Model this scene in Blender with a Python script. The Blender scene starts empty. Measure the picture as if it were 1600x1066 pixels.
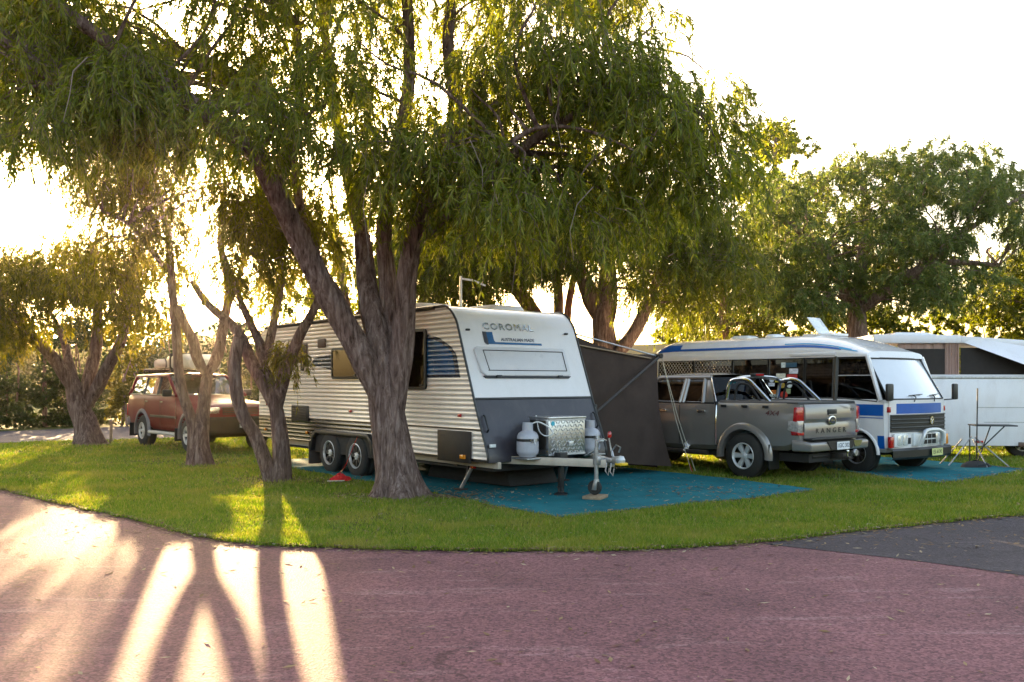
import bpy, bmesh, math, random
import numpy as np
from mathutils import Vector, Matrix, Euler
from math import radians as R, sin, cos, pi
random.seed(7)
scene = bpy.context.scene
COL = scene.collection

# ------------------------------------------------------------------ camera
CAM_H = 1.65
cam_d = bpy.data.cameras.new('camera'); cam = bpy.data.objects.new('camera', cam_d); COL.objects.link(cam)
cam.location = (0, 0, CAM_H); cam.rotation_euler = (R(90), 0, 0)
cam_d.sensor_width = 36.0; cam_d.lens = 36.0*1424/1600; cam_d.shift_y = 64/1600
cam_d.clip_start = 0.1; cam_d.clip_end = 3000
scene.camera = cam
# ------------------------------------------------------------------ sky, sun, exposure
SUN_AZ, SUN_EL = R(-18.4), R(9.2)
world = bpy.data.worlds.new('World'); scene.world = world; world.use_nodes = True
wn = world.node_tree; wn.nodes.clear()
sky = wn.nodes.new('ShaderNodeTexSky'); sky.sky_type = 'NISHITA'; sky.sun_disc = False
sky.sun_elevation = SUN_EL; sky.sun_rotation = SUN_AZ
sky.air_density = 0.9; sky.dust_density = 4.0; sky.ozone_density = 0.0
bg = wn.nodes.new('ShaderNodeBackground'); bg.inputs['Strength'].default_value = 0.10
wo = wn.nodes.new('ShaderNodeOutputWorld')
wn.links.new(sky.outputs[0], bg.inputs[0]); wn.links.new(bg.outputs[0], wo.inputs[0])
sl = bpy.data.lights.new('sun', 'SUN'); sun = bpy.data.objects.new('sun', sl); COL.objects.link(sun)
sl.energy = 3.4; sl.angle = R(0.55); sl.color = (1.0, 0.68, 0.36)
SUN_DIR = Vector((sin(SUN_AZ)*cos(SUN_EL), cos(SUN_AZ)*cos(SUN_EL), sin(SUN_EL)))
sun.rotation_euler = SUN_DIR.to_track_quat('Z', 'Y').to_euler(); sun.location = (-20, 60, 12)
scene.view_settings.view_transform = 'Standard'; scene.view_settings.look = 'None'
scene.view_settings.gamma = 1.0; scene.view_settings.exposure = 3.22
scene.render.engine = 'CYCLES'
cy = scene.cycles
cy.max_bounces = 8; cy.diffuse_bounces = 4; cy.glossy_bounces = 3; cy.transmission_bounces = 6; cy.transparent_max_bounces = 12
cy.volume_bounces = 0; cy.sample_clamp_indirect = 6.0; cy.sample_clamp_direct = 0.0
cy.caustics_reflective = False; cy.caustics_refractive = False
cy.use_denoising = True
try: cy.denoiser = 'OPENIMAGEDENOISE'
except Exception: pass

# ------------------------------------------------------------------ geometry helpers
F_PX = 1424.0
def at(px, py, Y):
    "the point at distance Y seen at photograph pixel px,py"
    return Vector(((px-800)/F_PX*Y, Y, CAM_H-(py-597)/F_PX*Y))
def gp(px, py):
    Y = F_PX*CAM_H/(py-597); return Vector(((px-800)/F_PX*Y, Y, 0))

def rz(a): return Matrix.Rotation(a, 4, 'Z')
class MB:
    def __init__(s): s.v = []; s.f = []
    def add(s, vs, fs, M=None):
        o = len(s.v)
        s.v += [tuple(M @ Vector(p)) if M else tuple(p) for p in vs]
        s.f += [tuple(i+o for i in f) for f in fs]
        return s
    def box(s, c, d, M=None):
        x, y, z = c; a, b, h = d[0]/2, d[1]/2, d[2]/2
        vs = [(x+i*a, y+j*b, z+k*h) for k in (-1, 1) for j in (-1, 1) for i in (-1, 1)]
        return s.add(vs, [(0,2,3,1),(4,5,7,6),(0,1,5,4),(2,6,7,3),(0,4,6,2),(1,3,7,5)], M)
    def hexa(s, p, M=None):           # bottom 4 ccw, top 4 ccw
        return s.add(p, [(3,2,1,0),(4,5,6,7),(0,1,5,4),(1,2,6,5),(2,3,7,6),(3,0,4,7)], M)
    def tube(s, pts, r, n=8, cap=True, M=None, closed=False):
        P = [Vector(p) for p in pts]; m = len(P)
        rr = r if isinstance(r, (list, tuple)) else [r]*m
        T = []
        for i in range(m):
            if closed: t = P[(i+1) % m]-P[i-1]
            else: t = P[min(i+1, m-1)]-P[max(i-1, 0)]
            T.append(t.normalized() if t.length > 1e-9 else Vector((0,0,1)))
        u = T[0].orthogonal().normalized(); vs = []
        for i in range(m):
            u = (u-T[i]*u.dot(T[i])).normalized(); w = T[i].cross(u)
            for k in range(n):
                a = 2*pi*k/n; vs.append(P[i]+(u*cos(a)+w*sin(a))*rr[i])
        fs = []
        for i in range(m if closed else m-1):
            j = (i+1) % m
            for k in range(n):
                q = (k+1) % n; fs.append((i*n+k, i*n+q, j*n+q, j*n+k))
        if cap and not closed: fs += [tuple(range(n-1, -1, -1)), tuple((m-1)*n+k for k in range(n))]
        return s.add(vs, fs, M)
    def lathe(s, prof, n=24, M=None, cap=True):  # prof (r, h) about local z
        vs = []; fs = []
        for r, h in prof:
            for k in range(n): vs.append((r*cos(2*pi*k/n), r*sin(2*pi*k/n), h))
        for i in range(len(prof)-1):
            for k in range(n):
                q = (k+1) % n; fs.append((i*n+k, i*n+q, (i+1)*n+q, (i+1)*n+k))
        if cap and prof[0][0] > 1e-6: fs.append(tuple(range(n-1, -1, -1)))
        if cap and prof[-1][0] > 1e-6: fs.append(tuple((len(prof)-1)*n+k for k in range(n)))
        return s.add(vs, fs, M)
    def prism(s, poly, a, b, plane='xz', M=None):
        def p3(p, h): return {'xz': (p[0], h, p[1]), 'xy': (p[0], p[1], h), 'yz': (h, p[0], p[1])}[plane]
        n = len(poly); vs = [p3(p, a) for p in poly]+[p3(p, b) for p in poly]
        fs = [tuple(range(n)), tuple(range(2*n-1, n-1, -1))]
        fs += [(i, i+n, (i+1) % n+n, (i+1) % n) for i in range(n)]
        return s.add(vs, fs, M)
    def grid(s, rows, M=None, flip=False):
        n = len(rows[0]); vs = [p for r in rows for p in r]; fs = []
        for i in range(len(rows)-1):
            for j in range(n-1):
                q = (i*n+j, i*n+j+1, (i+1)*n+j+1, (i+1)*n+j); fs.append(q[::-1] if flip else q)
        return s.add(vs, fs, M)
    def loft(s, rings, cap=True, M=None):
        n = len(rings[0]); vs = [p for r in rings for p in r]; fs = []
        for i in range(len(rings)-1):
            for j in range(n):
                q = (j+1) % n; fs.append((i*n+j, i*n+q, (i+1)*n+q, (i+1)*n+j))
        if cap: fs += [tuple(range(n-1, -1, -1)), tuple((len(rings)-1)*n+k for k in range(n))]
        return s.add(vs, fs, M)
    def mesh(s, name, bevel=0, seg=2, angle=35, flat=False):
        me = bpy.data.meshes.new(name)
        bm = bmesh.new()
        bv = [bm.verts.new(p) for p in s.v]
        for f in s.f:
            try: bm.faces.new([bv[i] for i in f])
            except ValueError: pass
        bmesh.ops.remove_doubles(bm, verts=bm.verts, dist=1e-5)
        bmesh.ops.recalc_face_normals(bm, faces=bm.faces)
        if bevel:
            es = [e for e in bm.edges if len(e.link_faces) == 2 and e.calc_face_angle(0) > R(30)]
            bmesh.ops.bevel(bm, geom=es, offset=bevel, segments=seg, profile=.5, affect='EDGES', clamp_overlap=True)
        if not flat:
            for f in bm.faces: f.smooth = True
        bm.to_mesh(me); bm.free()
        if not flat:
            try: me.set_sharp_from_angle(angle=R(angle))
            except Exception: pass
        return me
    def build(s, name, mat, parent=None, bevel=0, seg=2, angle=35, flat=False):
        me = s.mesh(name, bevel, seg, angle, flat)
        if mat: me.materials.append(mat)
        return link(name, me, parent)
def link(name, me, parent=None, M=None):
    o = bpy.data.objects.new(name, me); COL.objects.link(o)
    if parent: o.parent = parent
    if M is not None: o.matrix_local = M
    return o
def tag(o, label=None, cat=None, group=None, kind=None):
    if label: o['label'] = label
    if cat: o['category'] = cat
    if group: o['group'] = group
    if kind: o['kind'] = kind
    return o
def thing(name, label, cat, loc=(0,0,0), rot=0, group=None):
    o = bpy.data.objects.new(name, None); COL.objects.link(o); o.empty_display_size = .2
    o.location = loc; o.rotation_euler = (0, 0, rot)
    return tag(o, label, cat, group)
def copy_tree(o, parent=None):
    c = o.copy(); COL.objects.link(c); c.parent = parent
    for ch in list(o.children): copy_tree(ch, c)
    return c
def raw_mesh(name, V, Fq, mat, parent=None, smooth=False):
    "numpy verts (n,3) and quads/tris (m,k) straight into one mesh object"
    me = bpy.data.meshes.new(name); k = Fq.shape[1]
    me.vertices.add(len(V)); me.vertices.foreach_set('co', np.ascontiguousarray(V, np.float32).ravel())
    me.loops.add(Fq.size); me.loops.foreach_set('vertex_index', np.ascontiguousarray(Fq, np.int32).ravel())
    me.polygons.add(len(Fq)); me.polygons.foreach_set('loop_start', np.arange(0, Fq.size, k, dtype=np.int32))
    me.polygons.foreach_set('loop_total', np.full(len(Fq), k, np.int32))
    if smooth: me.polygons.foreach_set('use_smooth', np.ones(len(Fq), bool))
    me.update(calc_edges=True); me.materials.append(mat)
    return link(name, me, parent)
def text(name, body, size, mat, parent, M, depth=.002, width=1.0, shear=0, spacing=1.0, align='CENTER'):
    cu = bpy.data.curves.new(name, 'FONT'); cu.body = body; cu.size = size; cu.extrude = depth; cu.resolution_u = 2
    cu.align_x = align; cu.align_y = 'CENTER'; cu.space_character = spacing; cu.shear = shear
    tmp = bpy.data.objects.new('tmp', cu); COL.objects.link(tmp)
    me = bpy.data.meshes.new_from_object(tmp.evaluated_get(bpy.context.evaluated_depsgraph_get()))
    bpy.data.objects.remove(tmp); bpy.data.curves.remove(cu)
    me.name = name; me.materials.clear(); me.materials.append(mat)
    return link(name, me, parent, M @ Matrix.Diagonal((width, 1, 1, 1)))
def frame(o, ex, ey):
    "matrix with origin o, x axis ex, y axis ey"
    ex = Vector(ex).normalized(); ey = Vector(ey); ey = (ey-ex*ey.dot(ex)).normalized(); ez = ex.cross(ey)
    M = Matrix((ex, ey, ez)).transposed().to_4x4(); M.translation = Vector(o); return M
def boolean_cut(o, cutters):
    for c in cutters:
        m = o.modifiers.new('cut', 'BOOLEAN'); m.operation = 'DIFFERENCE'; m.solver = 'EXACT'; m.object = c
    me = bpy.data.meshes.new_from_object(o.evaluated_get(bpy.context.evaluated_depsgraph_get()))
    old = o.data; o.modifiers.clear(); o.data = me; me.name = old.name; bpy.data.meshes.remove(old)
    try: me.set_sharp_from_angle(angle=R(35))
    except Exception: pass
    for c in cutters: bpy.data.objects.remove(c)
def rrect(w, h, r, n=4, cx=0, cy=0):
    pts = []
    for (sx, sy, a0) in ((1,1,0),(-1,1,90),(-1,-1,180),(1,-1,270)):
        for i in range(n+1):
            a = R(a0+90*i/n); pts.append((cx+sx*(w/2-r)+r*cos(a), cy+sy*(h/2-r)+r*sin(a)))
    return pts
def smooth_path(P, k=4):
    P = [Vector(p) for p in P]; out = []
    for i in range(len(P)-1):
        p0, p1, p2, p3 = P[max(i-1,0)], P[i], P[i+1], P[min(i+2,len(P)-1)]
        for j in range(k):
            t = j/k
            out.append(.5*((2*p1)+(p2-p0)*t+(2*p0-5*p1+4*p2-p3)*t*t+(3*p1-p0-3*p2+p3)*t**3))
    out.append(P[-1]); return out

# ------------------------------------------------------------------ materials
def nodes_of(name):
    m = bpy.data.materials.new(name); m.use_nodes = True
    nt = m.node_tree; return m, nt, nt.nodes['Principled BSDF']
def N(nt, kind, **kw):
    n = nt.nodes.new(kind)
    for k, v in kw.items():
        if k in n.inputs: n.inputs[k].default_value = v
        else: setattr(n, k, v)
    return n
def ramp(nt, src, stops):
    r = nt.nodes.new('ShaderNodeValToRGB'); e = r.color_ramp.elements
    while len(e) < len(stops): e.new(.5)
    for i, (p, c) in enumerate(stops):
        e[i].position = p; e[i].color = c if len(c) == 4 else (*c, 1)
    nt.links.new(src, r.inputs[0]); return r.outputs[0]
def mixc(nt, fac, a, b, blend='MIX'):
    m = nt.nodes.new('ShaderNodeMix'); m.data_type = 'RGBA'; m.blend_type = blend
    for s, v in ((m.inputs[0], fac), (m.inputs[6], a), (m.inputs[7], b)):
        if isinstance(v, (int, float)): s.default_value = v
        elif isinstance(v, tuple): s.default_value = v if len(v) == 4 else (*v, 1)
        else: nt.links.new(v, s)
    return m.outputs[2]
def coords(nt, scale=(1,1,1), kind='Object'):
    tc = nt.nodes.new('ShaderNodeTexCoord'); mp = nt.nodes.new('ShaderNodeMapping')
    mp.inputs['Scale'].default_value = scale; nt.links.new(tc.outputs[kind], mp.inputs[0]); return mp.outputs[0]
def noise(nt, vec, scale, detail=4, rough=.55, dist=0):
    n = N(nt, 'ShaderNodeTexNoise', Scale=scale, Detail=detail, Roughness=rough, Distortion=dist)
    if vec is not None: nt.links.new(vec, n.inputs['Vector'])
    return n.outputs['Fac']
def bump(nt, b, height, strength=.3, dist=.01):
    n = N(nt, 'ShaderNodeBump', Strength=strength, Distance=dist); nt.links.new(height, n.inputs['Height'])
    nt.links.new(n.outputs[0], b.inputs['Normal'])
def pmat(name, col, rough=.5, metal=0, coat=0, var=.12, vs=6, spec=.5, dirt=None, dirt_amt=.35, bmp=0, bs=60, coat_rough=.06, rv=.08):
    "painted / plastic / metal surface with slight tonal wear"
    m, nt, b = nodes_of(name); L = nt.links
    v = coords(nt); f = noise(nt, v, vs, 5, .6)
    lo = tuple(c*(1-var) for c in col); hi = tuple(min(1, c*(1+var)) for c in col)
    c = ramp(nt, f, [(.3, lo), (.7, hi)])
    if dirt:
        d = noise(nt, coords(nt, (1, 1, .35)), 3.1, 8, .7, .4)
        dm = ramp(nt, d, [(.48, (0,0,0)), (.75, (dirt_amt,)*3)])
        c = mixc(nt, dm, c, dirt)
    L.new(c, b.inputs['Base Color'])
    rr = nt.nodes.new('ShaderNodeMapRange'); rr.inputs[3].default_value = max(.03, rough-rv); rr.inputs[4].default_value = min(1, rough+rv)
    L.new(noise(nt, v, vs*2.3, 3), rr.inputs[0]); L.new(rr.outputs[0], b.inputs['Roughness'])
    b.inputs['Metallic'].default_value = metal; b.inputs['Specular IOR Level'].default_value = spec
    b.inputs['Coat Weight'].default_value = coat; b.inputs['Coat Roughness'].default_value = coat_rough
    if bmp: bump(nt, b, noise(nt, v, bs, 4), bmp, .004)
    return m
def glass_mat(name, tint=(.05,.055,.05), ior=1.45, rough=.02):
    "window glass: reflection over a tinted see-through film"
    m, nt, b = nodes_of(name); L = nt.links
    tr = N(nt, 'ShaderNodeBsdfTransparent'); tr.inputs[0].default_value = (*tint, 1)
    gl = N(nt, 'ShaderNodeBsdfGlossy'); gl.inputs['Roughness'].default_value = rough; gl.inputs[0].default_value = (1,1,1,1)
    fr = N(nt, 'ShaderNodeFresnel', IOR=ior)
    mx = nt.nodes.new('ShaderNodeMixShader'); L.new(fr.outputs[0], mx.inputs[0]); L.new(tr.outputs[0], mx.inputs[1]); L.new(gl.outputs[0], mx.inputs[2])
    L.new(mx.outputs[0], nt.nodes['Material Output'].inputs[0]); return m
M_ = {}
M_['black'] = pmat('black_plastic', (.012,.012,.013), .45)
M_['trim'] = pmat('black_trim', (.02,.019,.019), .35, var=.2)
M_['rubber'] = pmat('tyre_rubber', (.018,.017,.016), .75, dirt=(.07,.055,.04), bmp=.3, bs=90)
M_['chrome'] = pmat('chrome', (.75,.74,.72), .12, 1, var=.05)
M_['alloy'] = pmat('alloy', (.60,.60,.60), .3, .35, coat=.5, var=.06)
M_['galv'] = pmat('galvanised_steel', (.42,.42,.43), .42, .9, var=.22, vs=22, dirt=(.2,.13,.08), dirt_amt=.4)
M_['white'] = pmat('white_paint', (.78,.78,.77), .28, coat=.5, var=.03, dirt=(.5,.45,.38), dirt_amt=.12)
M_['glass'] = glass_mat('dark_glass', (.022,.022,.02), 1.25)
M_['clearglass'] = glass_mat('clear_glass', (.55,.6,.56))
M_['lens_clear'] = pmat('clear_lens', (.75,.75,.72), .08, .3, coat=1, var=.25, vs=30)
M_['lens_red'] = pmat('red_lens', (.42,.01,.012), .12, coat=1, var=.2, vs=30)
M_['lens_amber'] = pmat('amber_lens', (.75,.25,.02), .15, coat=1, var=.2, vs=30)
M_['interior'] = pmat('interior', (.02,.018,.017), .8)
M_['plate'] = pmat('plate_white', (.75,.76,.78), .35, var=.05)
M_['plateink'] = pmat('plate_ink', (.02,.03,.09), .4)
M_['steeldark'] = pmat('dark_steel', (.05,.045,.042), .55, .6, dirt=(.12,.06,.03), bmp=.1)
# ------------------------------------------------------------------ ground, roads, lawn
def asphalt(name, base, dark, worn, spec=.22, rough=.8):
    m, nt, b = nodes_of(name); L = nt.links
    v = coords(nt)
    grit = N(nt, 'ShaderNodeTexVoronoi', Scale=55.0); L.new(v, grit.inputs['Vector'])
    fine = noise(nt, v, 75, 4, .75)
    big = noise(nt, v, .55, 6, .6, .3); mid = noise(nt, v, 3.2, 6, .62)
    streak = noise(nt, coords(nt, (.35, 2.2, 1)), 2.0, 6, .68, .5)
    c = ramp(nt, big, [(.34, dark), (.62, base)])
    c = mixc(nt, ramp(nt, mid, [(.4, (.0,)*3), (.68, (.35,)*3)]), c, tuple(x*.72 for x in base))
    c = mixc(nt, ramp(nt, streak, [(.56, (0,)*3), (.76, (.62,)*3)]), c, worn)
    sx = nt.nodes.new('ShaderNodeSeparateColor'); L.new(grit.outputs['Color'], sx.inputs[0]); mr = nt.nodes.new('ShaderNodeMapRange'); mr.inputs[3].default_value = .55; mr.inputs[4].default_value = 1.45; L.new(sx.outputs[0], mr.inputs[0])
    cg = nt.nodes.new('ShaderNodeCombineColor'); [L.new(mr.outputs[0], cg.inputs[q]) for q in range(3)]
    c = mixc(nt, 1.0, c, cg.outputs[0], 'MULTIPLY')
    c = mixc(nt, ramp(nt, fine, [(.55, (0,)*3), (.75, (.55,)*3)]), c, tuple(x*.4 for x in base))
    c = mixc(nt, ramp(nt, fine, [(.3, (.4,)*3), (.42, (0,)*3)]), c, worn)
    ck = N(nt, 'ShaderNodeTexVoronoi', Scale=.42, feature='DISTANCE_TO_EDGE'); wv = nt.nodes.new('ShaderNodeVectorMath'); wv.operation = 'ADD'
    nz = N(nt, 'ShaderNodeTexNoise', Scale=2.5, Detail=6); L.new(v, nz.inputs['Vector']); L.new(v, wv.inputs[0]); L.new(nz.outputs['Color'], wv.inputs[1]); L.new(wv.outputs[0], ck.inputs['Vector'])
    crack = ramp(nt, ck.outputs['Distance'], [(0, (.75,)*3), (.006, (.6,)*3), (.011, (0,)*3)])
    c = mixc(nt, mixc(nt, ramp(nt, noise(nt, v, .33, 3), [(.52, (0,)*3), (.60, (1,)*3)]), (0,0,0), crack), c, tuple(x*.25 for x in base))
    spots = noise(nt, v, 1.7, 3, .5); c = mixc(nt, ramp(nt, spots, [(.68, (0,)*3), (.76, (.45,)*3)]), c, tuple(x*.45 for x in base))
    L.new(c, b.inputs['Base Color']); b.inputs['Roughness'].default_value = rough; b.inputs['Specular IOR Level'].default_value = spec
    h = nt.nodes.new('ShaderNodeMath'); h.operation = 'ADD'; L.new(grit.outputs['Distance'], h.inputs[0]); L.new(fine, h.inputs[1])
    bump(nt, b, h.outputs[0], .55, .006); return m
M_['redroad'] = asphalt('red_asphalt', (.215,.094,.103), (.135,.060,.067), (.37,.23,.24))
M_['greyroad'] = asphalt('dark_asphalt', (.056,.046,.055), (.040,.034,.042), (.15,.13,.14))
M_['backroad'] = asphalt('back_asphalt', (.10,.09,.11), (.08,.07,.09), (.16,.15,.16))
def soil_mat():
    m, nt, b = nodes_of('turf_soil'); v = coords(nt)
    f = noise(nt, v, 1.1, 8, .65); g = noise(nt, v, 26, 4, .7)
    c = ramp(nt, f, [(.32, (.075,.095,.016)), (.52, (.11,.12,.025)), (.7, (.16,.125,.05))])
    c = mixc(nt, ramp(nt, g, [(.45, (0,)*3), (.75, (.6,)*3)]), c, (.045,.04,.02))
    nt.links.new(c, b.inputs['Base Color']); b.inputs['Roughness'].default_value = .95; b.inputs['Specular IOR Level'].default_value = .1
    bump(nt, b, g, .6, .02); return m
M_['soil'] = soil_mat()
def earth_mat():
    m, nt, b = nodes_of('earth'); v = coords(nt); f = noise(nt, v, .15, 8, .65)
    nt.links.new(ramp(nt, f, [(.35, (.05,.06,.02)), (.65, (.10,.085,.045))]), b.inputs['Base Color']); b.inputs['Roughness'].default_value = 1
    b.inputs['Specular IOR Level'].default_value = .05
    return m
def sheet(name, poly, z, mat, kind='structure'):
    mb = MB(); mb.v = [(p[0], p[1], z) for p in poly]; mb.f = [tuple(range(len(poly)))]
    o = mb.build(name, mat, flat=True); 
    if kind: tag(o, kind=kind)
    return o
sheet('ground', [(-260,-80),(260,-80),(260,320),(-260,320)], -.03, earth_mat())
EDGE = [(-18.5,22.5),(-14.5,19.0),(-11,16.35),(-9.3,15.1),(-7.81,13.9),(-6.84,12.98),(-5.98,12.17),(-4.6,10.93),(-3.42,9.75),(-2.58,9.20),(-1.9,9.03),(-.62,8.87),(.62,8.84),(1.25,8.93),(2.61,9.35),(3.89,10.05),(5.32,10.78),(6.32,11.22),(8.5,12.0),(12,12.9),(18,13.6),(30,14)]
EDGE = [tuple(p)[:2] for p in smooth_path([(*p, 0) for p in EDGE], 14)]
EDGE = [(x+random.uniform(-.02,.02), y+random.uniform(-.035,.03)) for x, y in EDGE]
sheet('road', [(-60,-30),(60,-30),(60,16),(-60,26)], 0.0, M_['redroad'])
sheet('side_road', [(2.55,9.26),(3.11,8.87),(3.59,8.51),(4.0,8.13),(4.36,7.75),(5.6,6.3),(9,2.0),(30,2.0),(30,14.5),(8,12.6)], .004, M_['greyroad'])
LAWN = EDGE+[(40,14.5),(60,60),(-60,60),(-60,26),(-24,23.4)]
lawn = sheet('lawn', LAWN, .008, M_['soil'])
BACKROAD = [(-40,10.5),(-18,21.5),(-13.61,24.22),(-12.42,25.26),(-10.88,25.9),(-6,28.6),(1,33.5),(-2.5,39),(-8.5,36.5),(-14.64,32.9),(-16.92,30.0),(-22,25.0),(-45,6)]
sheet('back_road', BACKROAD, .020, M_['backroad'])
# concrete kerb in two cast lengths
M_['concrete'] = pmat('kerb_concrete', (.46,.43,.40), .85, var=.15, vs=9, spec=.2, dirt=(.2,.17,.13), bmp=.3)
kerb = thing('kerb', 'pale concrete kerb along the far side of the back road below the hedge', 'kerb', (0,0,0))
def kerb_len(a, b):
    a = Vector((*a, 0)); b = Vector((*b, 0)); d = (b-a).normalized(); n = Vector((-d.y, d.x, 0))
    MB().prism([(0,.0),(.04,.13),(.10,.15),(.34,.15),(.34,.0)], 0, (b-a).length, 'xz', frame(a, n, d)).build('kerb_stone', M_['concrete'], kerb, .012)
KA, KB, KC = Vector((-26,20.6)), Vector((-16.1,30.9)), Vector((-14.35,33.1))
kerb_len(KA, (-17.2,29.76)); kerb_len((-17.19,29.77), KB); kerb_len(KB+Vector((.02,.022)), KC)
# blue ground mats
def mat_fabric(name, c):
    m, nt, b = nodes_of(name); v = coords(nt)
    w = noise(nt, v, 220, 2); f = noise(nt, v, 1.3, 7, .65, .3); s = noise(nt, v, 34, 5, .7)
    col = ramp(nt, f, [(.3, tuple(x*.62 for x in c)), (.65, c)])
    col = mixc(nt, ramp(nt, s, [(.62, (0,)*3), (.72, (.55,)*3)]), col, (.12,.13,.10))
    nt.links.new(col, b.inputs['Base Color']); b.inputs['Roughness'].default_value = .95; b.inputs['Specular IOR Level'].default_value = .12
    wr = noise(nt, coords(nt, (1, .25, 1)), 4.5, 4, .5, 1.2); ad = nt.nodes.new('ShaderNodeMath'); ad.operation = 'MULTIPLY_ADD'; ad.inputs[1].default_value = 6.0; nt.links.new(wr, ad.inputs[0]); nt.links.new(w, ad.inputs[2])
    bump(nt, b, ad.outputs[0], .6, .006); return m
M_['mat'] = mat_fabric('blue_shade_cloth', (.020,.165,.195))
def ragged(poly, step=.18, amp=.035):
    out = []
    for i in range(len(poly)):
        a = Vector(poly[i]); b = Vector(poly[(i+1) % len(poly)]); n = max(1, int((b-a).length/step)); d = (b-a).normalized(); q = Vector((-d.y, d.x))
        for k in range(n): out.append(tuple(a.lerp(b, k/n)+q*(random.uniform(-amp, amp) if k else 0)))
    return out
MAT1 = [(-5.3,18.7),(-.93,13.15),(-.45,12.35),(.16,11.41),(.56,10.95),(1.2,11.37),(2.59,12.3),(3.65,12.98),(4.58,13.74),(3.73,15.16),(2.96,16.2),(-1.2,21.2)]
MAT2 = [(5.75,17.9),(6.1,16.5),(6.47,15.3),(6.88,14.68),(8.14,15.6),(9.57,16.95),(8.95,18.3),(7.6,20.2)]
def ground_mat(poly, label):
    P = ragged(poly); mb = MB(); mb.prism(P, .022, .034, 'xy')
    o = mb.build('ground_mat', M_['mat'], flat=True); return tag(o, label, 'mat', 'blue ground mats')
ground_mat(MAT1, 'large blue shade cloth mat spread under the white caravan and its drawbar')
ground_mat(MAT2, 'smaller blue shade cloth mat under the nose of the white and blue bus')
# ------------------------------------------------------------------ grass blades
def leaf_mat(name, stops, trans=.5, rough=.45, spec=.35, patch=None):
    m, nt, b = nodes_of(name); L = nt.links
    g = nt.nodes.new('ShaderNodeNewGeometry')
    c = ramp(nt, g.outputs['Random Per Island'], stops)
    if patch: c = mixc(nt, ramp(nt, noise(nt, coords(nt), .9, 5, .6), [(.47, (0,)*3), (.68, (.6,)*3)]), c, patch)
    L.new(c, b.inputs['Base Color']); b.inputs['Roughness'].default_value = rough; b.inputs['Specular IOR Level'].default_value = spec
    t = N(nt, 'ShaderNodeBsdfTranslucent')
    hv = N(nt, 'ShaderNodeHueSaturation', Saturation=1.15, Value=1.5); L.new(c, hv.inputs['Color']); L.new(hv.outputs[0], t.inputs[0])
    mx = nt.nodes.new('ShaderNodeMixShader'); mx.inputs[0].default_value = trans
    L.new(b.outputs[0], mx.inputs[1]); L.new(t.outputs[0], mx.inputs[2]); L.new(mx.outputs[0], nt.nodes['Material Output'].inputs[0]); return m
M_['grass'] = leaf_mat('grass_blade', [(0, (.075,.130,.010)), (.45, (.135,.215,.018)), (.8, (.205,.27,.030)), (.93, (.32,.28,.08)), (1, (.38,.29,.11))], .4, patch=(.33,.28,.07))
def inside(px, py, poly):
    ins = np.zeros(len(px), bool); n = len(poly)
    for i in range(n):
        x1, y1 = poly[i]; x2, y2 = poly[(i+1) % n]
        if y1 == y2: continue
        c = ((y1 > py) != (y2 > py)) & (px < (x2-x1)*(py-y1)/(y2-y1)+x1); ins ^= c
    return ins
rng = np.random.default_rng(5)
def patch_noise(x, y, seed, s):
    r = np.random.default_rng(seed); out = np.zeros_like(x)
    for k in range(6):
        a, b, c = r.uniform(-1, 1, 2)*s*(1+k*.8), 0, r.uniform(0, 6.28); out += np.sin(x*a[0]+y*a[1]+c)
    return out/6
def grass_blades(n):
    Y = 1/rng.uniform(1/30, 1/8.7, n); Xr = rng.uniform(-.62, .62, n); X = Xr*Y
    ok = inside(X, Y+rng.normal(0, .025, n), LAWN) & ~inside(X, Y, MAT1) & ~inside(X, Y, MAT2) & ~inside(X, Y, BACKROAD)
    thin = patch_noise(X, Y, 3, 1.4); ok &= rng.uniform(0, 1, n) < np.clip(.85+.5*thin-(np.clip(thin*-1.6, 0, 1))*.25, .25, 1)
    for (bx, by, br_) in ((-1.63,13.1,.62),(-.85,12.95,.45),(-3.94,15.16,.7),(-6.22,18.07,.6),(-11.1,24,.8),(-2.9,14.9,.5)):
        dd = np.hypot(X-bx, (Y-by)*1.1); ok &= (dd > br_) | (rng.uniform(0, 1, n) < (dd/br_)**2*.8)
    X, Y = X[ok], Y[ok]; n = len(X)
    h = rng.uniform(.018, .058, n)*(1+.02*(Y-9))*(1+.45*patch_noise(X, Y, 8, 3.5)); w = (.0042+.0006*(Y-9))*rng.uniform(.7, 1.4, n)
    a = rng.uniform(0, 2*pi, n); lean = rng.uniform(.1, 1.0, n)*h; la = rng.uniform(0, 2*pi, n)
    V = np.zeros((n, 3, 3)); z0 = .012
    V[:,0] = np.stack([X-np.cos(a)*w, Y-np.sin(a)*w, np.full(n, z0)], 1)
    V[:,1] = np.stack([X+np.cos(a)*w, Y+np.sin(a)*w, np.full(n, z0)], 1)
    V[:,2] = np.stack([X+np.cos(la)*lean, Y+np.sin(la)*lean, z0+h], 1)
    o = raw_mesh('grass', V.reshape(-1, 3), np.arange(3*n).reshape(n, 3), M_['grass'])
    tag(o, 'short green lawn grass between the red road and the parked vehicles', 'grass', kind='stuff')
grass_blades(620000)
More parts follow.
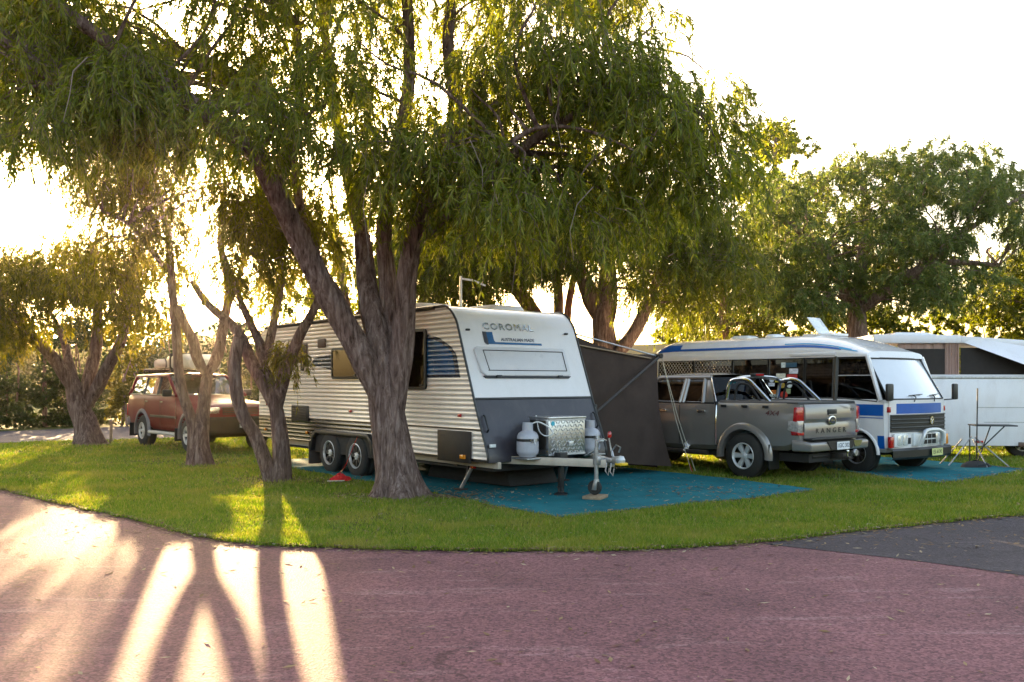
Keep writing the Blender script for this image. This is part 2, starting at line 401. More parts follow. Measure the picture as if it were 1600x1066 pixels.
# dry leaves: along the lawn edge, round the trunks, a few on the road
M_['litter'] = leaf_mat('dry_leaf', [(0, (.10,.055,.03)), (.5, (.20,.12,.06)), (.85, (.30,.22,.12)), (1, (.42,.36,.25))], .15, .8)
def litter():
    pts = []; e = np.array(EDGE); r = np.random.default_rng(9)
    for i in range(len(e)-1):
        for k in range(int(np.hypot(*(e[i+1]-e[i]))*170)):
            p = e[i]+(e[i+1]-e[i])*r.uniform(); nrm = abs(r.normal(0, .10))
            pts.append((p[0]+r.normal(0,.03), p[1]-.02+nrm*r.choice([-1.0, .8], p=[.35,.65]), .01))
    for (x, y, n, s) in ((-1.63,12.9,1500,.7),(-.9,12.95,500,.45),(-3.94,15.1,700,.8),(-6.22,18,500,.8),(-11.1,24,300,.9),(-3.0,15.0,250,.5),(3.0,13.6,350,.7),(6.3,15.6,120,.4),(8.3,15.4,300,.6)):
        for k in range(n): pts.append((x+r.normal(0,s), y+r.normal(0,s*.7), .03))
    for poly in (MAT1[1:9], MAT2[1:7]):
        for (x1, y1), (x2, y2) in zip(poly, poly[1:]):
            for k in range(int(math.hypot(x2-x1, y2-y1)*130)):
                t = r.uniform(); pts.append((x1+(x2-x1)*t+r.normal(0,.05), y1+(y2-y1)*t-.05+r.normal(0,.07), .035))
    for k in range(260): pts.append((r.uniform(-1.2,4.4), r.uniform(11.2,15.5), .036))
    for k in range(2600):
        Y = 1/r.uniform(1/28, 1/9); pts.append((r.uniform(-.6,.6)*Y, Y, .03))
    for k in range(900): pts.append((r.uniform(-5,7), r.uniform(4.5,11), .008))
    P = np.array(pts)
    edge_z = np.where(inside(P[:,0], P[:,1], MAT1) | inside(P[:,0], P[:,1], MAT2), .044, np.where(inside(P[:,0], P[:,1], LAWN), .03, .009)); P[:,2] = edge_z
    ok = ~inside(P[:,0], P[:,1], BACKROAD); P = P[ok]; n = len(P)
    a = r.uniform(0, 2*pi, n); L = r.uniform(.012,.05,n); W = L*r.uniform(.15,.4,n); d = np.stack([np.cos(a),np.sin(a),r.uniform(-.2,.3,n)],1); q = np.stack([-np.sin(a),np.cos(a),r.uniform(-.2,.3,n)],1)
    V = np.stack([P-d*L[:,None], P-q*W[:,None], P+d*L[:,None], P+q*W[:,None]], 1); V[:,:,2] = np.maximum(V[:,:,2], np.minimum(P[:,2],.02)[:,None]-.004)
    o = raw_mesh('leaf_litter', V.reshape(-1,3), np.arange(4*n).reshape(n,4), M_['litter'])
    tag(o, 'dry brown fallen leaves scattered along the lawn edge and round the trunks', 'leaves', kind='stuff')
litter()
# ------------------------------------------------------------------ trees
from mathutils import noise as mnoise
def bark_mat(name, a, b_, c_):
    m, nt, b = nodes_of(name); v = coords(nt, (1, 1, .16))
    f = noise(nt, v, 17, 8, .72, .6); g = noise(nt, coords(nt), 2.2, 6, .6); h = noise(nt, v, 46, 5, .7, .4)
    c = ramp(nt, f, [(.34, a), (.5, b_), (.68, c_)])
    c = mixc(nt, ramp(nt, g, [(.4, (0,)*3), (.7, (.45,)*3)]), c, tuple(x*.75 for x in b_))
    nt.links.new(c, b.inputs['Base Color']); b.inputs['Roughness'].default_value = .92; b.inputs['Specular IOR Level'].default_value = .15
    ad = nt.nodes.new('ShaderNodeMath'); ad.operation = 'ADD'; nt.links.new(f, ad.inputs[0]); nt.links.new(h, ad.inputs[1])
    bump(nt, b, ad.outputs[0], 1.0, .06); return m
M_['bark'] = bark_mat('peppermint_bark', (.048,.027,.021), (.25,.165,.14), (.52,.40,.36))
M_['twig'] = pmat('twig', (.16,.11,.085), .85, spec=.1)
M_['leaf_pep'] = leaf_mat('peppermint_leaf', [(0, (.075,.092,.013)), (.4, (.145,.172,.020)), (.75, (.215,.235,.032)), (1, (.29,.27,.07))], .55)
M_['leaf_pep_lit'] = leaf_mat('sunlit_peppermint_leaf', [(0, (.065,.065,.010)), (.5, (.14,.135,.018)), (1, (.22,.19,.04))], .6)  # golden sunlight put into the peppermint leaf colour
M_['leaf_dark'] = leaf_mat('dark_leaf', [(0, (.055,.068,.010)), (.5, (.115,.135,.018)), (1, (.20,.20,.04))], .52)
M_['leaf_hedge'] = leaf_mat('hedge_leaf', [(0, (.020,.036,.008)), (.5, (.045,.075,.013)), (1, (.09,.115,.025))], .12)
M_['leaf_sunlit'] = leaf_mat('sunlit_tint_leaf', [(0, (.09,.12,.015)), (.5, (.16,.18,.025)), (1, (.25,.24,.05))], .55)  # yellow of sunlit foliage put into the leaf colour

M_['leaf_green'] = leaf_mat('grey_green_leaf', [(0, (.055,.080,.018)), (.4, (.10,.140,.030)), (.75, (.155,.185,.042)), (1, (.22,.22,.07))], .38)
def limb(mb, pts, r0, r1, n=12, k=4, flare=0, rough=.10, power=1.0, root=False):
    P = smooth_path(pts, k); m = len(P)
    T = [(P[min(i+1, m-1)]-P[max(i-1, 0)]).normalized() for i in range(m)]
    u = Vector((1, .2, 0)); u = (u-T[0]*u.dot(T[0])).normalized(); vs = []
    for i in range(m):
        t = i/(m-1); r = r0+(r1-r0)*t**power; r *= (.45+.55*min(1, t/.16)) if root else 1
        u = (u-T[i]*u.dot(T[i])).normalized(); w = T[i].cross(u)
        fl = 1+flare*max(0, 1-(P[i].z-P[0].z)/.55)**2
        for q in range(n):
            a = 2*pi*q/n; d = u*cos(a)+w*sin(a)
            s = P[i]*1.3+d*1.8
            rr = r*(1+rough*mnoise.noise(s*1.7)+rough*.9*mnoise.noise(Vector((cos(a)*3.2, sin(a)*3.2, P[i].z*.5)))+rough*.55*mnoise.noise(Vector((cos(a)*9, sin(a)*9, P[i].z*1.6))))
            f2 = 1+(fl-1)*(1+.75*cos(a*5+1.3)+.4*sin(a*3))
            vs.append(P[i]+d*rr*f2)
    fs = [(i*n+q, i*n+(q+1) % n, (i+1)*n+(q+1) % n, (i+1)*n+q) for i in range(m-1) for q in range(n)]
    fs += [tuple((m-1)*n+q for q in range(n))]
    mb.add(vs, fs); return P
def foliage(parent, clumps, mat, sprays, leaves, slen, L, W, droop=1.0, seed=1, name='crown', twigs=True, up=.35):
    r = np.random.default_rng(seed); C = np.array(clumps, float); nc = len(C)
    S = nc*sprays; idx = np.repeat(np.arange(nc), sprays)
    d = r.normal(size=(S, 3)); d /= np.linalg.norm(d, axis=1)[:, None]
    rad = C[idx, 3]*r.uniform(.15, 1, S)**.5
    p0 = C[idx, :3]+d*rad[:, None]*np.array([1, 1, .75])
    h = np.stack([d[:,0], d[:,1], np.zeros(S)], 1)+r.normal(0, .35, (S, 3))*np.array([1,1,.4]); h /= np.linalg.norm(h, axis=1)[:, None]
    ln = slen*r.uniform(.5, 1.35, S)
    def path(s, i):  # point and tangent along spray i at parameter s
        a = (.55*(s-.35*s*s))[:, None]*h[i]*ln[i, None]
        z = (up*s-droop*(.35*s+.75*s*s))*ln[i]*.75
        p = p0[i]+a; p[:, 2] += z
        t = (.55*(1-.7*s))[:, None]*h[i]; t[:, 2] += (up-droop*(.35+1.5*s))*.75
        t /= np.linalg.norm(t, axis=1)[:, None]+1e-9; return p, t
    i = np.repeat(np.arange(S), leaves); n = len(i); s = r.uniform(.05, 1, n)**.8
    p, t = path(s, i)
    dr = t*.7+r.normal(0, .58, (n, 3)); dr[:, 2] -= .28*droop; dr /= np.linalg.norm(dr, axis=1)[:, None]
    sd = np.cross(dr, r.normal(size=(n, 3))); sd /= np.linalg.norm(sd, axis=1)[:, None]+1e-9
    LL = (L*r.uniform(.55, 1.35, n))[:, None]; WW = (W*r.uniform(.6, 1.3, n))[:, None]*.5
    mid = p+dr*LL*.45; tip = p+dr*LL; tip[:, 2] -= (LL[:, 0]*.18*droop)
    V = np.stack([p, mid+sd*WW, tip, mid-sd*WW], 1).reshape(-1, 3)
    o = raw_mesh(name, V, np.arange(4*n).reshape(n, 4), mat, parent)
    if twigs:
        K = 4; ii = np.arange(S); rings = []
        for k in range(K):
            q, tt = path(np.full(S, k/(K-1)), ii); a = np.cross(tt, [.3,.9,.2]); a /= np.linalg.norm(a, axis=1)[:, None]; b2 = np.cross(tt, a)
            rd = .006*(1-.7*k/(K-1))
            rings.append(np.stack([q+a*rd, q-a*rd*.5+b2*rd*.87, q-a*rd*.5-b2*rd*.87], 1))
        Vt = np.stack(rings, 1).reshape(-1, 3); base = np.arange(S)[:, None]*(K*3); Fs = []
        for k in range(K-1):
            for e in range(3):
                e2 = (e+1) % 3; Fs.append(np.concatenate([base+k*3+e, base+k*3+e2, base+(k+1)*3+e2, base+(k+1)*3+e], 1))
        raw_mesh('twigs', Vt, np.concatenate(Fs), M_['twig'], parent)['kind'] = 'stuff'
    return o
def branches(mb, limbs, clumps, r=.03, n=5, wig=.25, seed=3):
    rnd = random.Random(seed); S = [(p, i/len(P)) for P in limbs for i, p in enumerate(P) if i > len(P)*.25]
    for c in clumps:
        c3 = Vector(c[:3])
        b = min(S, key=lambda q: (q[0]-c3).length*(1.0+.5*max(0, q[0].z-c3.z)))[0]
        v = c3-b; l = v.length
        if l < .15: continue
        m1 = b+v*.35+Vector((rnd.uniform(-1,1), rnd.uniform(-1,1), rnd.uniform(.2,1)))*wig*l*.5
        m2 = b+v*.7+Vector((rnd.uniform(-1,1), rnd.uniform(-1,1), rnd.uniform(.2,1)))*wig*l*.5
        rr = r*(.6+.35*l); P = smooth_path([b, m1, m2, c3], 3)
        mb.tube(P, [rr*(1-.75*i/(len(P)-1)) for i in range(len(P))], n, cap=False)
def px_clumps(n, region, Yr, r, seed, reject=None):
    "clump centres inside an outline seen from the lane; region = polygon in photograph pixels"
    rnd = random.Random(seed); xs = [p[0] for p in region]; ys = [p[1] for p in region]; out = []
    while len(out) < n:
        x, y = rnd.uniform(min(xs), max(xs)), rnd.uniform(min(ys), max(ys))
        if not inside(np.array([x]), np.array([y]), region)[0]: continue
        if reject and reject(x, y, rnd): continue
        p = at(x, y, rnd.uniform(*Yr)); out.append((*p, rnd.uniform(*r)))
    return out
def tree(name, label, limbs_px, Y, base_r, clumps, leaf, fol, seed, group, loc, n=10, br=.03, flare=.55, trunk_n=18):
    """limbs_px: list of (points [(px,py,dY)], r0, r1); first is the trunk"""
    t = thing(name, label, 'tree', loc, 0, group); off = Vector(loc); mb = MB(); LP = []
    for k, (pts, r0, r1) in enumerate(limbs_px):
        P3 = [at(q[0], q[1], Y+(q[2] if len(q) > 2 else 0))-off for q in pts]
        LP.append(limb(mb, P3, r0, r1, trunk_n if r0 > .12 else n, 5, flare if k in base_r else 0, root=k not in base_r and r0 > .05))
    mb.build('trunk', M_['bark'], t, angle=60)
    cl = [(c[0]-off.x, c[1]-off.y, c[2]-off.z, c[3]) for c in clumps]
    mb = MB(); branches(mb, LP, cl, br, seed=seed); mb.build('branches', M_['bark'], t, angle=60)
    foliage(t, cl, leaf, seed=seed, **fol); return t
PEP = 'weeping peppermint trees on the lawn'
# the big tree in front of the caravan
Ym = 13.1
main_limbs = [
 ([(622,782),(620,740,0),(610,680,0),(602,620,0),(598,570,.05),(588,510,.15),(574,450,.3),(566,370,.5)], .32, .12),
 ([(612,690,0),(590,610,-.05),(560,545,-.1),(522,480,-.2),(475,390,-.4),(432,305,-.6),(400,245,-.8),(330,185,-1.1),(250,125,-1.5),(130,38,-2.0),(40,-30,-2.4)], .22, .06),
 ([(602,600,.1),(585,520,.3),(572,450,.5),(570,390,.8),(545,280,1.1),(520,150,1.6),(500,-20,2.2)], .17, .06),
 ([(612,660,.1),(613,580,.15),(612,520,.2),(605,440,.3),(600,350,.2),(622,230,.1),(640,110,0),(632,-60,-.2)], .17, .07),
 ([(616,680,0),(622,600,-.05),(630,520,-.1),(636,430,-.2),(652,350,-.3),(690,270,-.2),(712,170,0),(700,60,.3),(720,-80,.6)], .19, .07),
 ([(648,385,-.3),(700,330,-.5),(760,275,-.8),(830,222,-1.1),(900,178,-1.4),(970,150,-1.6),(1040,150,-1.7),(1090,175,-1.8)], .11, .012),
 ([(560,545,0),(540,500,.2),(520,455,.5),(500,430,.8),(470,330,1.4),(450,180,2.0)], .15, .05),
 ([(430,300,-.6),(440,260,-.4),(455,215,-.1),(470,140,.3),(465,40,.7)], .13, .04),
 ([(330,185,-1.1),(265,190,-1.2),(190,150,-1.5),(100,130,-1.8)], .08, .025),
 ([(690,270,-.2),(760,180,.6),(840,120,1.2),(930,60,1.9),(1000,10,2.3)], .11, .03),
 ([(760,275,-.8),(780,240,-1.6),(840,200,-1.9),(920,205,-2.0),(1000,240,-2.1)], .045,.01),
]
outline = [(-120,-260),(1010,-260),(1015,40),(1062,75),(1100,100),(1130,150),(1165,215),(1150,290),(1080,330),(980,330),(880,350),(760,350),(690,340),(560,330),(480,310),(400,210),(330,230),(240,250),(150,240),(110,180),(40,225),(-30,200),(-120,230)]
def thin_m(x, y, rnd):
    if 120 < x < 230 and 190 < y: return rnd.random() < .5
    if 1000 < x < 1090 and y < 120: return True
    if 600 < x < 700 and 40 < y < 180: return rnd.random() < .45
    return 240 < x < 420 and y > 215 and rnd.random() < .7
mc = px_clumps(14, [(690,150),(1000,150),(1090,230),(1000,310),(760,320),(690,260)], (12.5,15.5), (.45,.75), 14)+px_clumps(30, [(-80,40),(200,40),(330,150),(300,220),(120,190),(-80,190)], (11,15), (.45,.75), 15)+px_clumps(8, [(860,60),(1000,20),(1090,90),(1150,180),(1000,150),(880,150)], (10.9,12.6), (.4,.6), 12)+px_clumps(330, outline, (10.4, 16.6), (.42, .78), 11, thin_m)
tree('peppermint_tree', 'largest weeping tree with thick grey forked trunk in front of the caravan wheels', main_limbs, Ym, (0,), mc, M_['leaf_pep'],
     dict(sprays=27, leaves=37, slen=.8, L=.125, W=.020), 21, PEP, (-1.63,13.1,0), n=12, br=.022, flare=.5, trunk_n=56)
def hanging_twigs(parent, clumps, n, seed):
    rnd = random.Random(seed); mb = MB(); off = parent.location
    for k in range(n):
        c = rnd.choice(clumps); p = Vector(c[:3])-off+Vector((rnd.uniform(-.4,.4), rnd.uniform(-.4,.4), rnd.uniform(-.2,.3))); l = rnd.uniform(.5, 1.5)
        dx, dy = rnd.uniform(-.25,.25), rnd.uniform(-.25,.25); mb.tube([p, p+Vector((dx*.9+rnd.uniform(-.08,.08),dy*.6,-l*.25)), p+Vector((dx*1.1+rnd.uniform(-.1,.1),dy*.8,-l*.6)), p+Vector((dx,dy,-l))], [.007,.006,.005,.003], 4, cap=False)
    mb.build('bare_twigs', pmat('dead_twig', (.26,.20,.17), .85, spec=.1), parent)['kind'] = 'stuff'
hanging_twigs(bpy.data.objects['peppermint_tree'], mc, 170, 77)
# two slim trees beside it
s1 = [([(303,730),(302,700,0),(300,660,0),(284,610,-.1),(278,560,-.1),(274,505,-.1),(268,440,0),(262,360,.2),(240,280,.4)], .125, .06),
      ([(318,730),(314,690,0),(318,640,.1),(324,590,.2),(334,565,.35),(344,530,.5)], .17, .07),
      ([(322,590,.2),(308,560,.1),(300,530,.0),(285,500,-.1),(276,480,-.1)], .11, .09),
      ([(322,592,.2),(340,555,.4),(350,505,.6),(357,450,.8),(345,380,1.0),(350,300,1.2)], .13, .05),
      ([(352,490,.6),(372,440,.9),(385,390,1.2),(410,330,1.5)], .07, .03),
      ([(268,430,0),(235,390,-.4),(200,350,-.8),(160,330,-1.0)], .06, .02)]
c1 = px_clumps(62, [(110,250),(200,210),(330,190),(440,230),(460,330),(430,400),(330,390),(300,340),(270,395),(180,430),(110,410)], (15.8,20.5), (.4,.7), 31,
     lambda x, y, rnd: 285 < x < 370 and 300 < y < 420 and rnd.random() < .75)
c1 += px_clumps(10, [(130,250),(270,230),(280,300),(220,330),(130,330)], (16.5,20), (.4,.65), 32)
tree('peppermint_tree', 'slim twin-stemmed tree directly in front of the maroon four wheel drive', s1, 18.07, (0,1), c1, M_['leaf_pep_lit'],
     dict(sprays=22, leaves=30, slen=.9, L=.13, W=.018), 22, PEP, (-6.22,18.07,0), br=.02, flare=.35)
s2 = [([(437,757),(440,720,0),(436,670,0),(430,630,0),(424,605,.0),(413,575,.1),(404,550,.15)], .165, .06),
      ([(427,757),(415,722,-.1),(398,680,-.2),(380,650,-.3),(370,615,-.35),(366,575,-.35),(372,535,-.35),(374,528,-.35)], .12, .09),
      ([(433,650,0),(412,600,0),(390,560,.1),(378,530,.2),(362,508,.3),(340,490,.4),(320,470,.5),(300,440,.6)], .13, .05),
      ([(412,595,0),(408,545,.2),(400,525,.3),(384,490,.5),(372,460,.7),(350,400,.9)], .10, .04),
      ([(414,570,.1),(424,520,.3),(432,480,.5),(440,430,.7),(430,350,.9)], .09, .04),
      ([(434,645,0),(442,595,-.1),(456,555,-.2),(470,520,-.3),(488,488,-.4),(498,460,-.4),(500,400,-.3)], .12, .05)]
c2 = px_clumps(36, [(300,300),(420,270),(500,310),(505,400),(470,430),(400,420),(330,440),(290,400)], (13.8,17.5), (.35,.6), 33,
     lambda x, y, rnd: 285 < x < 365 and 300 < y < 420 or rnd.random() < .2)
c2 += px_clumps(3, [(415,470),(480,470),(470,560),(420,560)], (14.9,15.3), (.10,.18), 35)
tree('peppermint_tree', 'crooked slim tree splitting at the ground beside the rear of the caravan', s2, 15.16, (0,1), c2, M_['leaf_pep_lit'],
     dict(sprays=20, leaves=26, slen=.75, L=.12, W=.017), 23, PEP, (-3.94,15.16,0), br=.018, flare=.3)
# tree at the far left
l1 = [([(140,698),(134,665,0),(120,630,0),(114,600,0),(108,570,.0),(104,540,.1)], .36, .07),
      ([(118,620,0),(95,575,-.2),(70,545,-.4),(45,520,-.6),(20,495,-.8),(-40,470,-1)], .20, .06),
      ([(108,600,-.1),(105,560,0),(95,520,.3),(80,490,.5)], .12, .05),
      ([(128,630,.1),(142,580,.3),(152,525,.5),(150,470,.7),(140,400,1)], .20, .07),
      ([(135,640,0),(165,580,-.1),(190,530,-.2),(202,480,-.2),(220,420,-.2)], .19, .06),
      ([(150,480,.7),(115,468,.4),(85,455,.1),(40,440,-.3),(0,415,-.5)], .09, .03)]
c3 = px_clumps(70, [(-60,400),(30,395),(90,370),(180,370),(270,390),(290,470),(240,500),(150,480),(60,490),(20,530),(-60,540)], (21,27), (.5,.85), 41)
tree('peppermint_tree', 'leaning three-limbed tree at the far left beside the back road', l1, 23.98, (0,), c3, M_['leaf_pep_lit'],
     dict(sprays=26, leaves=32, slen=.95, L=.15, W=.026), 24, PEP, (-11.11,23.98,0), br=.02, flare=.35)
BACK = 'trees behind the vehicles'
# centre trees behind the caravan
Yc = 22.5
cl1 = [([(948,690),(946,600,0),(944,540,0),(940,490,0),(946,440,.2),(950,390,.4)], .42, .12),
       ([(934,500,0),(918,450,.1),(900,415,.2),(880,380,.3),(850,330,.4)], .26, .08),
       ([(945,520,.2),(952,450,.3),(950,390,.4),(955,300,.6)], .27, .08),
       ([(960,560,-.2),(990,520,-.3),(1012,475,-.4),(1030,430,-.5),(1060,370,-.6)], .20, .06),
       ([(872,700,.5),(871,560,.5),(873,470,.5),(870,420,.5),(880,340,.6)], .17, .08),
       ([(886,700,1),(884,560,1),(888,480,1),(900,420,.8)], .13, .08)]
cc1 = px_clumps(110, [(800,300),(1000,290),(1150,300),(1165,420),(1120,470),(1060,490),(1010,440),(960,400),(900,390),(860,400),(830,420),(790,400)], (19.5,26), (.55,.95), 43)
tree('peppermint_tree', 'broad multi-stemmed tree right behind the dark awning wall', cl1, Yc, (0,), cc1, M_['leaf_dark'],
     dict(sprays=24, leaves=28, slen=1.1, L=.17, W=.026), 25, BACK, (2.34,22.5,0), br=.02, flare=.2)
cl2 = [([(868,700),(862,560,0),(842,505,0),(815,462,0),(785,425,0),(745,392,0),(700,340,.3)], .26, .09),
       ([(778,600,1),(768,490,1),(748,445,1),(725,395,1)], .15, .08),
       ([(745,600,.5),(738,480,.5),(722,430,.5),(705,380,.5)], .15, .08)]
cc2 = px_clumps(80, [(640,310),(820,300),(840,400),(800,440),(760,450),(700,470),(650,470),(600,420)], (20.5,26), (.5,.9), 45)
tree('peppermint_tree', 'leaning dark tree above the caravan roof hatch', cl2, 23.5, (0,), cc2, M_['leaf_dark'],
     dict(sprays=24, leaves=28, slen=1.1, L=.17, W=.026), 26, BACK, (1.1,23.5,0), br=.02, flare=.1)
# wide spreading tree behind the bus
rl = [([(1341,670),(1340,560,0),(1338,500,0),(1337,480,0),(1342,440,.1),(1350,390,.3)], .38, .12),
      ([(1336,490,0),(1310,430,-.3),(1280,390,-.7),(1245,360,-1),(1200,330,-1.2)], .2, .05),
      ([(1338,480,0),(1345,420,.2),(1355,360,.4),(1350,300,.6),(1340,250,.8)], .22, .06),
      ([(1338,490,0),(1390,450,-.2),(1440,420,-.4),(1490,410,-.6),(1560,415,-.8)], .2, .05),
      ([(1440,420,-.4),(1490,375,-.2),(1550,335,0),(1610,300,.3)], .12, .04),
      ([(1350,400,.2),(1400,340,.8),(1450,290,1.2),(1500,250,1.5)], .12, .04),
      ([(1280,390,-.7),(1250,310,-.4),(1220,290,-.2)], .09,.03)]
rc = px_clumps(200, [(1190,300),(1240,270),(1300,262),(1350,238),(1420,240),(1500,245),(1540,235),(1620,290),(1640,370),(1600,400),(1570,330),(1520,345),(1480,390),(1540,400),(1560,440),(1500,470),(1440,480),(1380,470),(1320,480),(1250,490),(1190,470),(1165,400)], (24,30.5), (.4,.85), 47)
tree('peppermint_tree', 'wide spreading tree rising behind the white and blue bus', rl, 27.0, (0,), rc, M_['leaf_green'],
     dict(sprays=24, leaves=30, slen=.75, L=.17, W=.032, droop=.6), 27, BACK, (10.25,27,0), br=.022, flare=.1)
# slim dark tree between, tall sunny tree, right edge tree
tl = [([(1131,680),(1130,560,0),(1131,480,0),(1135,410,0),(1140,330,0)], .22, .08),
      ([(1100,680,.5),(1102,540,.5),(1110,480,.5),(1120,420,.5)], .13, .06)]
tc = px_clumps(60, [(1050,430),(1120,400),(1200,420),(1290,470),(1290,515),(1190,520),(1060,515)], (28,33), (.5,.9), 49)
tree('shade_tree', 'slim straight dark trunk standing behind the pickup cab', tl, 29.5, (), tc, M_['leaf_dark'],
     dict(sprays=18, leaves=24, slen=.8, L=.17, W=.05, droop=.3, up=.1), 28, BACK, (6.85,29.5,0), br=.02)
yl = [([(1200,660),(1202,500,0),(1208,350,0),(1212,210,0)], .3, .05)]
yc = px_clumps(46, [(1175,230),(1200,195),(1235,195),(1250,250),(1262,330),(1230,390),(1170,390),(1165,290)], (34,38), (.6,1.0), 51)
tree('sunlit_tree', 'tall narrow sunlit yellow green tree top behind the other trees', yl, 36, (), yc, M_['leaf_sunlit'],
     dict(sprays=22, leaves=26, slen=.8, L=.2, W=.07, droop=.2, up=.2), 29, BACK, (10.1,36,0), br=.02)
el = [([(1650,690),(1648,560,0),(1640,460,0),(1630,400,0)], .25, .08)]
ec = px_clumps(46, [(1560,420),(1620,390),(1720,380),(1720,540),(1580,530),(1520,510)], (28,33), (.6,1.0), 53)
tree('shade_tree', 'dark leafy tree at the right edge above the white camper trailer', el, 30.5, (), ec, M_['leaf_dark'],
     dict(sprays=22, leaves=26, slen=.9, L=.19, W=.045, droop=.5), 30, BACK, (18.1,30.5,0), br=.02)
bl = [([(560,690),(555,560,0),(540,470,0),(530,400,0),(520,340,0)], .18, .05), ([(546,500,0),(500,440,.5),(460,400,1),(430,360,1.5)], .1, .03), ([(548,510,0),(590,450,-.5),(640,410,-1)], .1, .03)]
bc = px_clumps(54, [(385,400),(420,340),(520,310),(640,340),(700,400),(690,470),(600,480),(480,485),(400,480)], (24.5,29), (.45,.8), 55)
tree('sunlit_tree', 'bright backlit yellow green tree behind the caravan rear and the big trunk', bl, 26.5, (), bc, M_['leaf_sunlit'],
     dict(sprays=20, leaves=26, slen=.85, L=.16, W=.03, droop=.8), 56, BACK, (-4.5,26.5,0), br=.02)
# hedges and shrubs: leaf masses on short stems
def hedge(name, label, a, b, depth, height, leaf, n, seed, L=.09, W=.05, cat='hedge', group=None, lumps=.25):
    a = Vector((*a, 0)); b = Vector((*b, 0)); t = thing(name, label, cat, a, 0, group); d = (b-a); l = d.length; d.normalize(); q = Vector((-d.y, d.x, 0))
    r = np.random.default_rng(seed); C = []
    for k in range(int(l*depth*height*2.2)+6):
        s, y, z = r.uniform(0, l), r.uniform(-depth/2, depth/2), r.uniform(.05, 1)**1.25
        z = z*height*(1+lumps*(patch_noise(np.array([s]), np.array([y]), seed, .8)[0]))
        p = d*s+q*y; C.append((p.x, p.y, z, r.uniform(.4, .65)))
    per = max(6, n//(len(C)*24))
    foliage(t, C, leaf, sprays=per, leaves=24, slen=.4, L=L, W=W, droop=.15, up=.15, seed=seed, name='foliage', twigs=False)
    mb = MB(); rnd = random.Random(seed)
    for k in range(int(l*1.6)+2):
        p = d*rnd.uniform(0, l)+q*rnd.uniform(-.3, .3)*depth
        mb.tube([p, p+Vector((rnd.uniform(-.2,.2), rnd.uniform(-.2,.2), height*.5)), p+Vector((rnd.uniform(-.4,.4), rnd.uniform(-.4,.4), height*.85))], [.05,.035,.012], 5)
    mb.build('stems', M_['bark'], t); return t
HG = 'hedges and shrubs along the back'
hedge('hedge', 'tall dark clipped hedge behind the back road at the far left', (-21.5,28.0), (-15.6,35.2), 1.8, 4.1, M_['leaf_hedge'], 170000, 61, .10, .06, group=HG, lumps=.1)
hedge('hedge', 'dark hedge running behind the roof of the maroon four wheel drive', (-15.4,36.4), (-4.5,41.5), 2.0, 4.0, M_['leaf_hedge'], 150000, 62, .13, .075, group=HG, lumps=.12)
hedge('shrub', 'light green upright shrub at the end of the hedge by the stake', (-14.5,33.9), (-14.1,34.5), 1.2, 3.4, M_['leaf_pep_lit'], 20000, 63, .10, .05, 'shrub', HG)
hedge('shrub', 'bright yellow green bushes seen over the caravan roof at the rear', (-7.2,30.5), (-2.4,32.0), 2.5, 4.6, M_['leaf_sunlit'], 40000, 64, .15, .05, 'shrub', HG)
hedge('shrub', 'dark bushes behind the white and blue bus', (6.0,36.0), (17.5,35.0), 2.0, 4.2, M_['leaf_dark'], 90000, 65, .17, .08, 'shrub', HG)
hedge('shrub', 'green bushes behind the camper trailer roof', (15.5,30.5), (23,30.0), 2.5, 4.2, M_['leaf_pep'], 50000, 66, .14, .06, 'shrub', HG)
fw = hedge('far_wood', 'low line of far bushes closing the view behind the park', (-70,72), (85,72), 5, 4.2, M_['leaf_dark'], 90000, 67, .5, .3, 'bushes', None, .35)
fw['kind'] = 'stuff'
bw = hedge('far_wood', 'unseen bushes added behind the viewpoint to darken the reflections', (-70,-30), (70,-30), 4, 5.5, M_['leaf_dark'], 70000, 68, .5, .3, 'bushes', None, .35)  # unseen row added to give the glass something dark to mirror
bw['kind'] = 'stuff'
lw = hedge('far_wood', 'unseen bushes added left of and behind the viewpoint to darken reflections', (-50,-30), (-44,14), 4, 8.0, M_['leaf_dark'], 60000, 69, .5, .3, 'bushes', None, .3)  # second unseen row, added to darken reflections in the side windows
lw['kind'] = 'stuff'
